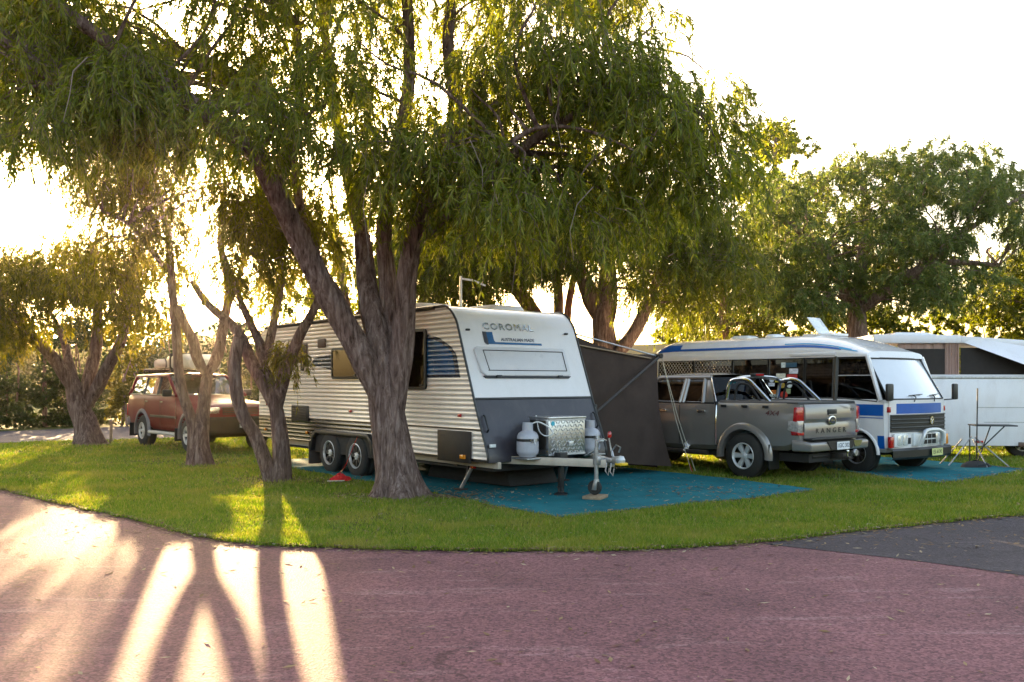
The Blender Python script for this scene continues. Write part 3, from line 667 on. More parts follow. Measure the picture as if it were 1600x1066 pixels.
# ------------------------------------------------------------------ wheels (shared by the vehicles)
def part(name, parent, loc=(0,0,0)):
    o = bpy.data.objects.new(name, None); COL.objects.link(o); o.parent = parent; o.location = loc; o.empty_display_size = .1; return o
def wheel(parent, c, r, w, rim, side, spokes=6, rim_mat=None, spoke_mat=None, lip_mat=None, name='wheel', sw=.2, dish=.03):
    """axis along local y; side = +1/-1 says which way the face looks"""
    e = part(name, parent, c); M = Matrix.Rotation(R(-90*side), 4, 'X')   # local z -> +-y
    t = MB().lathe([(rim*.98, -w/2), (rim*1.04, -w/2), (r*.9, -w/2*.98), (r*.97, -w/2*.82), (r, -w*.36), (r, -w*.12), (r*.985, -w*.1), (r*.985, w*.1), (r, w*.12), (r, w*.36), (r*.97, w/2*.82), (r*.9, w/2*.98), (rim*1.04, w/2), (rim*.98, w/2)], 36, M, False)
    t = t.build('tyre', M_['rubber'], e, angle=50)
    b = MB().lathe([(rim, -w*.45), (rim*.93, -w*.4), (rim*.88, 0), (rim*.88, w*.1), (0.001, w*.08)], 30, M, False); b.build('rim_barrel', M_['steeldark'], e)
    l = MB().lathe([(rim*.99, w*.38), (rim*1.02, w*.5+.004), (rim*.97, w*.5+.008), (rim*.90, w*.44), (rim*.90, w*.36)], 36, M, False); l.build('rim_lip', lip_mat or M_['alloy'], e)
    s = MB(); z1 = w*.5-.012; z0 = z1-dish
    for k in range(spokes):
        a = 2*pi*k/spokes; MM = M @ Matrix.Rotation(a, 4, 'Z')
        s.hexa([(rim*.15,-rim*sw*.62,z0-.03),(rim*.92,-rim*sw,z0-.02),(rim*.92,rim*sw,z0-.02),(rim*.15,rim*sw*.62,z0-.03),
                (rim*.15,-rim*sw*.5,z0+.012),(rim*.92,-rim*sw*.85,z1-.012),(rim*.92,rim*sw*.85,z1-.012),(rim*.15,rim*sw*.5,z0+.012)], MM)
    s.build('spokes', spoke_mat or rim_mat or M_['alloy'], e, .004)
    h = MB().lathe([(rim*.3, z0-.03), (rim*.3, z0+.014), (rim*.22, z0+.022), (rim*.16, z0+.03), (rim*.05, z0+.034), (0.0005, z0+.034)], 16, M)
    for k in range(6):
        a = 2*pi*k/6+.3; h.lathe([(.012, z0), (.012, z0+.03), (.0005, z0+.034)], 6, M @ Matrix.Translation((rim*.25*cos(a), rim*.25*sin(a), 0)))
    h.build('hub', lip_mat or M_['alloy'], e); return e
# ------------------------------------------------------------------ caravan
CW = 1.17
car = thing('caravan', 'white ribbed caravan with grey nose, tandem wheels and gas bottle drawbar', 'caravan', (.022,14.316,0), R(-51))
M_['siding'] = pmat('ribbed_aluminium', (.83,.745,.67), .2, .15, coat=.4, var=.05, vs=3, dirt=(.55,.42,.32), dirt_amt=.25)
M_['siding_dark'] = pmat('dark_siding', (.035,.03,.028), .16, .2, coat=.6, var=.2, dirt=(.16,.12,.09))
M_['siding_blue'] = pmat('blue_decal', (.008,.09,.24), .25, coat=.5, var=.25, vs=4)
M_['siding_navy'] = pmat('navy_decal', (.02,.035,.07), .25, coat=.5)
M_['fibre'] = pmat('white_fibreglass', (.80,.765,.775), .2, coat=.8, var=.02, dirt=(.55,.53,.52), dirt_amt=.2)
M_['nose'] = pmat('charcoal_nose', (.038,.033,.042), .36, coat=.2, var=.12, vs=2.2, dirt=(.12,.10,.09))
M_['hatch'] = pmat('grey_hatch', (.62,.60,.62), .3, coat=.5, var=.03)
M_['vanglass'] = glass_mat('caravan_window', (.85,.82,.78))
M_['curtain'] = pmat('peach_curtain', (.93,.66,.48), .8, var=.1, vs=5)  # peach brightened to carry warm light bounced off the ground
PROF = [(-6.95,.52),(-6.93,1.8),(-6.88,2.5),(-6.78,2.68),(-6.6,2.78),(-.36,2.80),(-.20,2.79),(-.09,2.75),(.0,2.68),(.07,2.60),(.13,2.50),(.54,1.40),(.87,.60),(.87,.50)]
def xrange(z):
    def cross(seq):
        for (x1, z1), (x2, z2) in zip(seq, seq[1:]):
            if min(z1, z2)-1e-6 <= z <= max(z1, z2)+1e-6 and abs(z1-z2) > 1e-6: return x1+(x2-x1)*(z-z1)/(z2-z1)
        return seq[0][0] if abs(z-seq[0][1]) < abs(z-seq[-1][1]) else seq[-1][0]
    return cross(PROF[:5]), cross(PROF[5:])
PITCH = .072
def rib_rows(z0, z1):
    zs = []; k = math.floor(z0/PITCH)
    while k*PITCH < z1:
        for s, o in ((0, 0), (.06, .004), (.16, .0105), (.5, .0125), (.84, .0105), (.94, .004)):
            z = (k+s)*PITCH
            if z0 <= z <= z1: zs.append((z, o))
        k += 1
    return zs
def siding(name, z0, z1, mat, side, clip=None, off=0, x0=None, x1=None):
    mb = MB(); rows = []
    for z, o in rib_rows(z0, z1):
        a, b = xrange(z)
        if x0 is not None: a = max(a, x0)
        if x1 is not None: b = min(b, x1)
        if clip:
            cl = clip(z)
            if cl is None: continue
            a, b = cl
        y = side*(CW+o+off); rows.append([(a+(b-a)*i/6, y, z) for i in range(7)])
    return mb.grid(rows, flip=side > 0).build(name, mat, car, angle=50)
core = MB().prism([(x*1 if x < 0 else x, z) for x, z in PROF], -CW+.002, CW-.002, 'xz'); core.build('body_shell', M_['trim'], car, .0)
for sd in (-1, 1):
    siding('side_cladding', .96, 2.775, M_['siding'], sd)
    siding('lower_cladding', .52, .96, M_['siding_dark'], sd, x1=-2.35)
    siding('lower_cladding', .52, .96, M_['siding'], sd, x0=-2.35)  # pale front run puts the reflected bright ground into the colour
def poly_clip(poly):
    def f(z):
        xs = []
        for (x1, z1), (x2, z2) in zip(poly, poly[1:]+poly[:1]):
            if (z1 > z) != (z2 > z): xs.append(x1+(x2-x1)*(z-z1)/(z2-z1))
        return (min(xs), max(xs)) if len(xs) >= 2 else None
    return f
siding('decal', 1.6, 2.5, M_['siding_navy'], -1, poly_clip([(-.95,1.70),(.22,1.70),(.12,2.06),(-.02,2.18),(-.35,2.33),(-.95,2.42)]), .003)
siding('decal', 1.6, 2.5, M_['siding_blue'], -1, poly_clip([(-.95,1.74),(.10,1.74),(.02,2.06),(-.08,2.15),(-.38,2.28),(-.95,2.36)]), .005)
siding('decal', 1.5, 2.4, M_['siding_blue'], -1, poly_clip([(-6.02,1.78),(-5.72,1.78),(-5.92,2.30),(-6.12,2.30)]), .003)
siding('decal', 1.5, 2.4, M_['siding_navy'], -1, poly_clip([(-4.6,1.98),(-3.6,1.84),(-3.6,2.16),(-4.4,2.10)]), .003)
# nose: white upper panel that rolls over on to the roof, charcoal lower panel
def nose_rows(pts, y0, y1, off):
    rows = []
    for i, (x, z) in enumerate(pts):
        a = pts[max(i-1, 0)]; b = pts[min(i+1, len(pts)-1)]; t = Vector((b[0]-a[0], 0, b[1]-a[1])).normalized(); n = Vector((-t.z, 0, t.x)) ; n = n if n.x+n.z*.5 > 0 else -n
        rows.append([(x+n.x*off, y0+(y1-y0)*k/8, z+n.z*off) for k in range(9)])
    return rows
UP = [(-6.6,2.78),(-4,2.79),(-1.2,2.80),(-.36,2.80),(-.20,2.79),(-.09,2.75),(.0,2.68),(.07,2.60),(.13,2.50),(.26,2.15),(.40,1.78),(.535,1.42)]
LO = [(.545,1.385),(.62,1.20),(.75,.90),(.87,.60),(.87,.50)]
MB().grid(nose_rows(UP, -CW, CW, .006)).build('front_panel', M_['fibre'], car)
MB().grid(nose_rows(LO, -CW, CW, .006)).build('nose_panel', M_['nose'], car)
MB().grid(nose_rows([(-6.95,.52),(-6.93,1.8),(-6.88,2.5),(-6.78,2.68),(-6.6,2.78)], -CW, CW, .006)).build('rear_panel', M_['fibre'], car)
for sd in (-1, 1): MB().tube([(x+.006, sd*(CW+.008), z+.006) for x, z in smooth_path([(x, z, 0) for x, z in UP[2:]+LO], 2) for x, z in [(x, z)]] if False else [(p.x+.006, sd*(CW+.008), p.y+.006) for p in smooth_path([(x, z, 0) for x, z in UP[2:]+LO], 3)], .018, 6).build('edge_trim', M_['trim'], car)
MB().tube([(.545,-CW,1.402),(.545,CW,1.402)], .014, 6).build('belt_trim', M_['trim'], car)
MB().tube([(-6.6,-CW-.012,2.76),(-.45,-CW-.012,2.785)], .035, 8).build('awning_rail', M_['steeldark'], car)
# frame of the sloping white panel: x across the nose (from the lane side), y up the slope
NU = Vector((.13-.54, 0, 2.50-1.40)).normalized()
def NF(y, z, off=.012):
    x = .54+(.13-.54)*(z-1.40)/(2.50-1.40); n = Vector((NU.z, 0, -NU.x)); return frame(Vector((x, y, z))+n*off, (0,1,0), NU)
h = part('front_hatch', car); h.matrix_local = NF(-.05, 1.945, .010)
MB().prism([(-.93+.10,-.235),(.80,-.235),(.86,-.2),(.86,.2),(.82,.235),(-.90,.235),(-.95,.19),(-.90,-.17)], 0, .045, 'xy').build('hatch_panel', M_['hatch'], h, .016, 3)
fr = MB()
for a, b in (((-.78,-.15),(.78,-.15)),((-.80,.17),(.78,.17)),((-.80,.17),(-.76,-.15)),((.78,.17),(.78,-.15))): fr.tube([(*a,.047),(*b,.047)], .007, 6)
fr.build('hatch_groove', M_['steeldark'], h)
MB().prism([(-.83,-.262),(.82,-.262),(.86,-.232),(-.88,-.232)], .0, .03, 'xy').build('hatch_shadow_gap', M_['black'], h)
for x in (-.6, .62): MB().box((x, -.245, .04), (.10, .035, .03)).build('catch', M_['black'], h, .004)
# maker's badge
bd = part('maker_badge', car); bd.matrix_local = NF(-.28, 2.335, .008)
MB().prism([(-.44,.075),(-.44,-.10),(-.41,-.125),(.66,-.125),(.66,-.09),(-.26,-.09),(-.28,-.06),(-.28,.075)], .0, .004, 'xy').build('badge_blue', M_['siding_blue'], bd)
MB().prism([(-.47,.075),(-.47,-.10),(-.43,-.135),(-.40,-.135),(-.40,.075)], .002, .007, 'xy').build('badge_dark', M_['nose'], bd)
text('lettering', 'COROMAL', .15, M_['chrome'], bd, Matrix.Translation((.05,.165,.004)), .006, 1.25, 0, 1.15)
text('lettering_outline', 'COROMAL', .15, M_['nose'], bd, Matrix.Translation((.058,.158,.002)), .002, 1.25, 0, 1.15)
text('lettering_small', 'AUSTRALIAN MADE', .075, M_['siding_navy'], bd, Matrix.Translation((.19,-.045,.003)), .002, 1.0, .1)
for y in (-1.02, .95): MB().box((0,0,.012), (.07,.025,.03)).build('clearance_light', M_['black'], car, .004).matrix_local = NF(y, 2.42)
for y in (-1.08, 1.08): MB().box((.86, y, .74), (.03,.10,.045)).build('marker_plate', M_['white'], car, .003)
for y in (-1.09, 1.09): MB().tube([(.66,y,1.17),(.70,y,1.15),(.78,y,.97),(.75,y,.93)], .014, 6).build('grab_handle', M_['black'], car)
# windows and hatches on the lane side
def van_window(x0, x1, z0, z1, fold=True):
    w = part('window', car, ((x0+x1)/2, -CW-.012, (z0+z1)/2)); W, H = x1-x0, z1-z0
    P = rrect(W, H, .07); Q = rrect(W-.09, H-.09, .05); n = len(P); mb = MB()
    mb.v = [(p[0], -.03, p[1]) for p in P]+[(p[0], -.034, p[1]) for p in Q]+[(p[0], .0, p[1]) for p in P]+[(p[0], -.008, p[1]) for p in Q]
    for i in range(n):
        j = (i+1) % n; mb.f += [(i, j, n+j, n+i), (i, 2*n+i, 2*n+j, j), (n+i, n+j, 3*n+j, 3*n+i)]
    mb.build('frame', M_['black'], w)
    rows = [[(-W/2+.04+(W-.08)*k/40, -.006-.006*sin(k*1.9)-.004*sin(k*.7), z) for k in range(41)] for z in (-H/2+.04, 0, H/2-.04)]
    MB().grid(rows).build('curtain', M_['curtain'], w)
    MB().prism(Q, -.024, -.021, 'xz').build('pane', M_['vanglass'], w)
    MB().box((W/2-.12, -.03, -H/2+.07), (.08,.02,.025)).build('latch', M_['black'], w)
van_window(-1.95, -.66, 1.53, 2.48); van_window(-3.73, -2.75, 1.70, 2.26)
def panel(name, x0, x1, z0, z1, mat, d=.03, lou=0, extra=None):
    p = part(name, car, ((x0+x1)/2, -CW-.01, (z0+z1)/2)); W, H = x1-x0, z1-z0
    MB().box((0,-d/2,0), (W,d,H)).build('panel', mat, p, .012)
    if lou:
        for k in range(lou):
            MB().box((0,-d-.003,-H/2+H*(k+.7)/(lou+.4)), (W*.86,.014,H/lou*.35)).build('louvre', M_['steeldark'], p)
    return p
M_['brown'] = pmat('brown_vent', (.11,.06,.04), .5)
panel('fridge_vent', -5.32, -4.72, 2.02, 2.38, M_['brown'], .025, 6)
panel('upper_vent', -4.28, -3.98, 2.28, 2.44, M_['brown'], .025, 0)
panel('lower_vent', -5.38, -4.66, .90, 1.20, M_['black'], .025, 6)
panel('door_lock', -4.98, -4.86, 1.86, 2.02, M_['black'], .03)
lk = panel('front_locker', -.34, .50, .47, .93, M_['steeldark'], .035)
MB().box((.26,-.05,-.14), (.12,.03,.06)).build('marker_light', M_['lens_amber'], lk, .006)
for x, z, mt in ((-4.72,.70,'lens_amber'),(-6.6,.68,'lens_amber'),(-2.3,.97,'lens_amber'),(-3.05,1.14,'lens_red'),(-6.5,1.2,'lens_red'),(.22,1.16,'lens_red')):
    MB().box((x,-CW-.03,z), (.07,.03,.05)).build('marker_light', M_[mt], car, .006)
MB().tube([(-5.75+.05*cos(a),-CW-.05,.72+.07*sin(a)) for a in np.linspace(.4, 5.6, 12)], .014, 6).build('hose_hook', M_['white'], car)
# wheel arch, mudflap, wheels
arch = part('wheel_arch', car, (-3.33,-CW,0))
AP = [(-1.18,.38),(-1.10,.66),(-.96,.77),(.96,.77),(1.10,.66),(1.18,.38)]
AQ = [(-1.10,.38),(-1.03,.62),(-.92,.70),(.92,.70),(1.03,.62),(1.10,.38)]
rim_p = [(p[0], p[1]) for p in AP]+[(p[0], p[1]) for p in AQ[::-1]]
MB().prism(rim_p, -.09, .05, 'xz').build('arch_rim', M_['black'], arch, .012)
MB().prism([(-1.1,.36),(-1.03,.64),(-.92,.70),(.92,.70),(1.03,.64),(1.1,.36)], -.015, .04, 'xz').build('arch_well', M_['interior'], arch)
for sd in (-1, 1):
    for x in (-3.80, -2.84): wheel(car, (x, sd*1.10, .37), .37, .24, .215, sd, 8, None, M_['black'], M_['alloy'], sw=.16)
MB().box((-4.62,-1.08,.32), (.02,.26,.42)).build('mudflap', pmat('mudflap', (.10,.075,.065), .7), car, .004)
# roof fittings
hb = MB().loft([[(p[0], p[1], z) for p in rrect(.8*s, .7*s, .1, 3, -.85, .30)] for s, z in ((1,2.80),(1,2.84),(.9,2.90),(.5,2.915))]); hb.build('roof_hatch', M_['fibre'], car)
hb = MB().loft([[(p[0], p[1], z) for p in rrect(1.0*s, .75*s, .1, 3, -2.2, -.25)] for s, z in ((1,2.79),(1,2.88),(.88,2.98),(.7,3.0))]); hb.build('air_conditioner', M_['fibre'], car)
an = part('tv_antenna', car, (-1.55, .1, 2.8))
MB().tube([(0,0,0),(0,0,.66)], .022, 8).build('mast', M_['white'], an)
MB().tube([(0,0,.62),(.05,.22,.60),(.1,.45,.52)], .018, 6).build('boom', M_['white'], an)
# chassis, drawbar, legs
M_['cream'] = pmat('cream_steel', (.52,.44,.36), .5, .2, var=.12, dirt=(.22,.13,.08))
for sd in (-1, 1):
    MB().box((-2.9, sd*.98, .455), (7.6,.06,.10)).build('chassis_rail', M_['cream'], car, .006)
    a, b = Vector((.60,sd*.86,.52)), Vector((2.12,sd*.06,.52)); MB().box((0,0,0), ((b-a).length,.06,.11), frame((a+b)/2, b-a, (0,0,1)) @ Matrix.Rotation(R(-90),4,'X')).build('drawbar_rail', M_['cream'], car, .006)
MB().box((-3.0,0,.40), (7.4,1.9,.10)).build('underbody', M_['interior'], car)
MB().box((-.2,0,.42), (.10,1.95,.08)).build('cross_member', M_['steeldark'], car)
MB().prism([(-2.0,.02),(-1.8,.38),(.1,.38),(.3,.05)], -.3, .7, 'xz').build('water_tank', M_['interior'], car, .03)
for sd in (-1, 1):
    lg = part('stabiliser_leg', car, (0,0,0))
    MB().tube([(.25,sd*.95,.45),(.03,sd*1.03,.06)], .028, 6).build('leg_tube', M_['galv'], lg)
    MB().tube([(.10,sd*.95,.45),(.13,sd*1.0,.25)], .016, 6).build('leg_brace', M_['steeldark'], lg)
    MB().box((.02,sd*1.03,.048), (.18,.14,.022)).build('foot_plate', M_['steeldark'], lg, .004)
    MB().box((.25,sd*.97,.40), (.08,.05,.06)).build('leg_bracket', M_['lens_red'], lg)
cp = part('coupling', car, (2.18,0,.56))
MB().box((-.05,0,0), (.34,.10,.07)).box((.1,0,.01), (.14,.11,.11)).build('coupling_body', M_['galv'], cp, .015)
MB().tube([(.02,0,.04),(-.02,.01,.14),(.05,.02,.22),(.13,.02,.19),(.1,.02,.12)], .012, 6).build('coupling_handle', M_['galv'], cp)
MB().lathe([(.06,-.05),(.07,0),(.045,.05),(.001,.06)], 14, Matrix.Translation((.15,0,.02))).build('ball_cover', M_['alloy'], cp)
MB().box((.17,0,-.035), (.14,.12,.04)).build('yellow_lock', pmat('yellow_plastic', (.75,.47,.02), .4), cp, .012)
MB().tube([(-.04,.03,.06),(-.10,.03,.30),(-.09,.03,.33)], .012, 6).build('brake_lever', M_['galv'], cp)
MB().lathe([(.02,0),(.03,.02),(.028,.07),(.015,.09),(.001,.092)], 12, Matrix.Translation((-.09,.03,.31))).build('red_knob', M_['lens_red'], cp)
for i, dx in enumerate((-.06, .03)): MB().tube([(dx,-.06,-.03),(dx+.01,-.09,-.14),(dx+.04,-.07,-.20),(dx+.05,-.05,-.10)], .010, 5).build('safety_chain', M_['galv'], cp)
MB().tube([(-.55,.0,.03),(-.3,-.02,.13),(-.22,-.03,.26)], .014, 6).build('strut', M_['galv'], cp)
jk = part('jockey_wheel', car, (2.02,-.16,0))
MB().tube([(0,0,.26),(0,0,.74)], .030, 10).tube([(0,0,.74),(0,0,.84)], .020, 8).build('jockey_tube', M_['galv'], jk)
MB().tube([(0,0,.84),(.06,.06,.86),(.11,.10,.84)], .009, 6).build('crank_handle', M_['galv'], jk)
MB().box((.0,.05,.56), (.10,.14,.12)).build('clamp', M_['galv'], jk, .01)
jm = Matrix.Translation((-.03,0,.185))
MB().hexa([(-.05,-.045,.15),(.02,-.045,.15),(.02,.045,.15),(-.05,.045,.15),(-.02,-.03,.30),(.03,-.03,.30),(.03,.03,.30),(-.02,.03,.30)]).build('fork', M_['galv'], jk, .005)
W2 = jm @ rz(R(20)) @ Matrix.Rotation(R(90),4,'X')
MB().lathe([(.075,-.03),(.092,-.03),(.102,-.015),(.102,.015),(.092,.03),(.075,.03)], 24, W2).build('jockey_tyre', M_['rubber'], jk)
jr = MB().lathe([(.076,-.024),(.076,.024),(.066,.02),(.066,-.02),(.076,-.024)], 24, W2).lathe([(.022,-.035),(.022,.035)], 10, W2)
for k in range(5): jr.box((.045,0,0), (.06,.014,.02), W2 @ Matrix.Rotation(2*pi*k/5,4,'Z'))
jr.build('jockey_rim', M_['white'], jk)
st = part('drop_leg', car, (1.40,-.26,0))
MB().box((0,0,.33), (.07,.07,.56)).box((.0,0,.56), (.14,.14,.16)).build('leg_post', M_['black'], st, .008)
MB().lathe([(.13,.036),(.13,.05),(.05,.075),(.045,.14)], 4, None).build('foot', M_['black'], st)
MB().tube([(0,-.02,.6),(-.01,-.04,.76),(.02,-.04,.78)], .009, 6).build('winder', M_['galv'], st)
# chequer plate toolbox
def chequer():
    m, nt, b = nodes_of('chequer_plate'); L = nt.links; v = coords(nt, (1,1,1))
    b.inputs['Base Color'].default_value = (.50,.50,.51,1); b.inputs['Metallic'].default_value = .95; b.inputs['Roughness'].default_value = .3
    L.new(ramp(nt, noise(nt, v, 9, 5), [(.3,(.40,.40,.42)),(.7,(.62,.62,.62))]), b.inputs['Base Color']); return m
M_['chequer'] = chequer()
tb = part('toolbox', car, (1.06,-.02,.58))
MB().box((0,0,.27), (.42,.72,.54)).build('box', M_['chequer'], tb, .008)
MB().box((0,0,.548), (.45,.75,.03)).build('lid', M_['chequer'], tb, .006)
rd = MB()
for i in range(-9, 10):
    for j in range(9):
        y = i*.052+(.026 if j % 2 else 0); z = .045+j*.055
        if abs(y) < .33:
            rd.box((.212,y,z), (.008,.046,.011), Matrix.Translation((.212,y,z)) @ Matrix.Rotation(R(50 if (i+j) % 2 else -50),4,'X') @ Matrix.Translation((-.212,-y,-z)))
rd.build('tread_bars', M_['alloy'], tb)
for z in (.02, .52): MB().box((.213,0,z), (.012,.72,.025)).build('edge_strip', M_['alloy'], tb)
MB().box((.225,.06,.17), (.03,.09,.07)).build('lock', M_['alloy'], tb, .006)
MB().box((-.02,-.365,.30), (.34,.012,.42)).build('side_panel', M_['steeldark'], tb, .004)
MB().lathe([(.035,0),(.035,.004)], 14, frame((.213,-.28,.47),(0,1,0),(0,0,1))).build('sticker', pmat('cyan_sticker',(.06,.42,.55),.4), tb)
# gas bottles stand on the drawbar: things of their own
M_['gas'] = pmat('grey_enamel', (.42,.42,.47), .35, coat=.4, var=.08, dirt=(.25,.22,.2))
def gas_bottle(lx, ly, label):
    base = car.matrix_basis if False else Matrix.Translation((.022,14.316,0)) @ rz(R(-51))
    p = base @ Vector((lx, ly, .578)); g = thing('gas_bottle', label, 'gas bottle', p, R(-51), 'gas bottles on the drawbar')
    MB().lathe([(.12,.0),(.13,.03),(.155,.05),(.16,.09),(.16,.25),(.155,.30),(.13,.345),(.08,.375),(.05,.385)], 28).build('tank', M_['gas'], g, angle=50)
    MB().lathe([(.115,-.002),(.115,.012),(.10,.012)], 24).build('foot_ring', M_['galv'], g)
    MB().lathe([(.163,.225),(.165,.225),(.165,.262),(.163,.262)], 28).build('strap', M_['black'], g)
    c = MB()
    for k in range(20):
        if k in (3, 4): continue
        a0, a1 = 2*pi*k/20, 2*pi*(k+1)/20; z0, z1 = .375, .49
        c.hexa([(.075*cos(a0),.075*sin(a0),z0),(.080*cos(a0),.080*sin(a0),z0),(.080*cos(a1),.080*sin(a1),z0),(.075*cos(a1),.075*sin(a1),z0),(.070*cos(a0),.070*sin(a0),z1),(.075*cos(a0),.075*sin(a0),z1),(.075*cos(a1),.075*sin(a1),z1),(.070*cos(a1),.070*sin(a1),z1)])
    c.build('collar', M_['gas'], g)
    MB().tube([(0,0,.38),(0,0,.46)], .022, 8).lathe([(.03,.46),(.03,.475)], 10).build('valve', M_['galv'], g)
    MB().box((.175,-.03,.245), (.05,.08,.04)).tube([(.18,-.05,.25),(.22,-.06,.25),(.235,-.06,.19)], .011, 6).build('clamp', M_['galv'], g)
    return g
g1 = gas_bottle(1.10, -.63, 'grey gas bottle at the near end of the drawbar, fully in view')
g2 = gas_bottle(1.08, .62, 'grey gas bottle half hidden behind the chequer plate toolbox')
for g in (g1, g2): MB().box((0,0,-.02), (.36,.32,.02)).build('tray', M_['galv'], g, .004)
MB().tube(smooth_path([(.02,.03,.46),(.12,.10,.50),(.22,.22,.42),(.25,.26,.33),(.15,.20,.30),(.0,.22,.36),(-.08,.25,.50),(-.13,.27,.58)], 4), .010, 6).build('gas_hose', M_['white'], g1)
# timber block under the jockey wheel
BASE_C = Matrix.Translation((.022,14.316,0)) @ rz(R(-51))
p = BASE_C @ Vector((2.0,-.16,.034)); wb = MB().box((0,0,.022), (.26,.34,.044)).build('timber_block', pmat('raw_timber',(.30,.21,.13),.85,var=.25,vs=20,bmp=.3), None, .006); wb.location = p; wb.rotation_euler = (0,0,R(-25))
tag(wb, 'short timber block under the jockey wheel on the blue mat', 'block')
# crumpled red cover by the wheels with its cord
q = gp(531,753); rc_ = thing('red_cover', 'crumpled red cloth with a thin cord lying beside the caravan wheels', 'cloth', (q.x,q.y,.02), R(20))
rows = []
for i in range(9):
    rr = .15*(1-i/8); row = []
    for k in range(19):
        a = 2*pi*k/18; f = 1+.22*sin(3*a+1)+.12*sin(7*a); row.append((rr*f*cos(a)*1.15, rr*f*sin(a)*.7, (.11*(i/8)**.55*(1+.25*sin(5*a+i)))))
    rows.append(row)
MB().grid(rows).build('cloth', pmat('red_cloth', (.55,.01,.012), .75, var=.3, vs=20), rc_)
MB().tube(smooth_path([(-.02,0,.10),(.12,.10,.26),(.30,.25,.62),(.36,.33,.70)], 4), .006, 5).build('cord', M_['lens_red'], rc_)
MB().tube([(-.22,-.10,.01),(-.1,-.17,.015),(.05,-.15,.012)], .012, 5).build('loose_end', pmat('pale_rag',(.5,.48,.38),.9), rc_)
# ------------------------------------------------------------------ roll-out awning with dark side wall
M_['canvas'] = pmat('dark_canvas', (.062,.043,.036), .85, var=.15, vs=3, spec=.15, bmp=.25, bs=300)
M_['canvas_roof'] = pmat('canvas_roof', (.048,.042,.040), .8, var=.12, spec=.2)
aw = thing('awning', 'dark roll-out awning with hanging side wall beside the caravan nose', 'awning', (.022,14.316,0), R(-51))
tip = Vector((-.06, CW+2.22, 2.12)); ra = Vector((-.02, CW+.03, 2.46)); rb = Vector((-5.2, CW+.03, 2.46)); tipb = Vector((-5.2, CW+2.22, 2.12))
rows = [[ra.lerp(rb, i/10).lerp(tip.lerp(tipb, i/10), k/8)+Vector((0,0,-.10*sin(pi*k/8))) for k in range(9)] for i in range(11)]
MB().grid(rows).build('canopy', M_['canvas_roof'], aw)
rows = []
for k in range(15):
    s = k/14; top = ra.lerp(tip, s)+Vector((0,0,-.10*sin(pi*s)*(.9))); row = []
    bot = Vector((.02+.10*s, CW+.02+2.34*s+.1, .34-.22*s))
    for i in range(13):
        v = i/12; p = top.lerp(bot, v); p.x += .05*sin(s*9+v*2)*v+.04*sin(v*3.1)+.025*sin(s*21+v*5)*v*(1-v*.3); p.y += -.16*sin(pi*v)*s**2; row.append(p)
    rows.append(row)
MB().grid(rows).build('side_wall', M_['canvas'], aw)
rows = [[tip.lerp(tipb, i/10)+Vector((0,.02+.05*sin(i*2.3)*v,-2.02*v)) for v in (0,.25,.5,.75,1)] for i in range(11)]; MB().grid(rows).build('outer_sun_block', M_['canvas'], aw)  # unseen outer wall added to keep low sun off the mat
rows = [[rb.lerp(tipb, k/8)+Vector((.03*sin(k*2.0)*v,0,-2.05*v-.3*(1-k/8)*v)) for v in (0,.25,.5,.75,1)] for k in range(9)]; MB().grid(rows).build('rear_wall', M_['canvas'], aw)  # unseen end wall added to stop low sun under the canopy
MB().tube([tip+Vector((.10,.02,0)), tipb], .045, 10).build('roller', M_['steeldark'], aw)
MB().tube([ra+Vector((.02,0,.01)), tip], .016, 6).build('rafter', M_['galv'], aw)
MB().tube([(.02,CW+.04,2.28),(0,CW+2.0,2.07)], .016, 6).build('seam_pole', pmat('brass_pole',(.25,.17,.10),.5,.4), aw)
MB().tube([(.60,CW+.03,1.15),tip+Vector((.06,0,-.02))], .024, 8).build('support_arm', M_['steeldark'], aw)
MB().box((.60,CW+.03,1.12), (.05,.05,.34)).build('arm_bracket', M_['black'], aw, .008)
peg = Vector((.38, CW+2.66, .03))
for dx in (0, .05): MB().tube([tip+Vector((.08,.05,-.03)), tip.lerp(peg,.55)+Vector((dx*.4,dx,0)), peg+Vector((dx,dx,0))], .007, 5).build('guy_rope', pmat('rope',(.50,.46,.38),.8), aw)
MB().tube([peg+Vector((.03,0,-.02)), peg+Vector((-.03,-.02,.14))], .010, 5).build('tent_peg', M_['lens_red'], aw)
rows = [[tip.lerp(peg,.76)+Vector((.0+.03*sin(i*2.1+k),.03+.035*k,.02*cos(i*1.7)-.045*i+.02*k)) for k in range(5)] for i in range(5)]
MB().grid(rows).build('white_rag', pmat('white_rag',(.72,.70,.72),.9), aw)
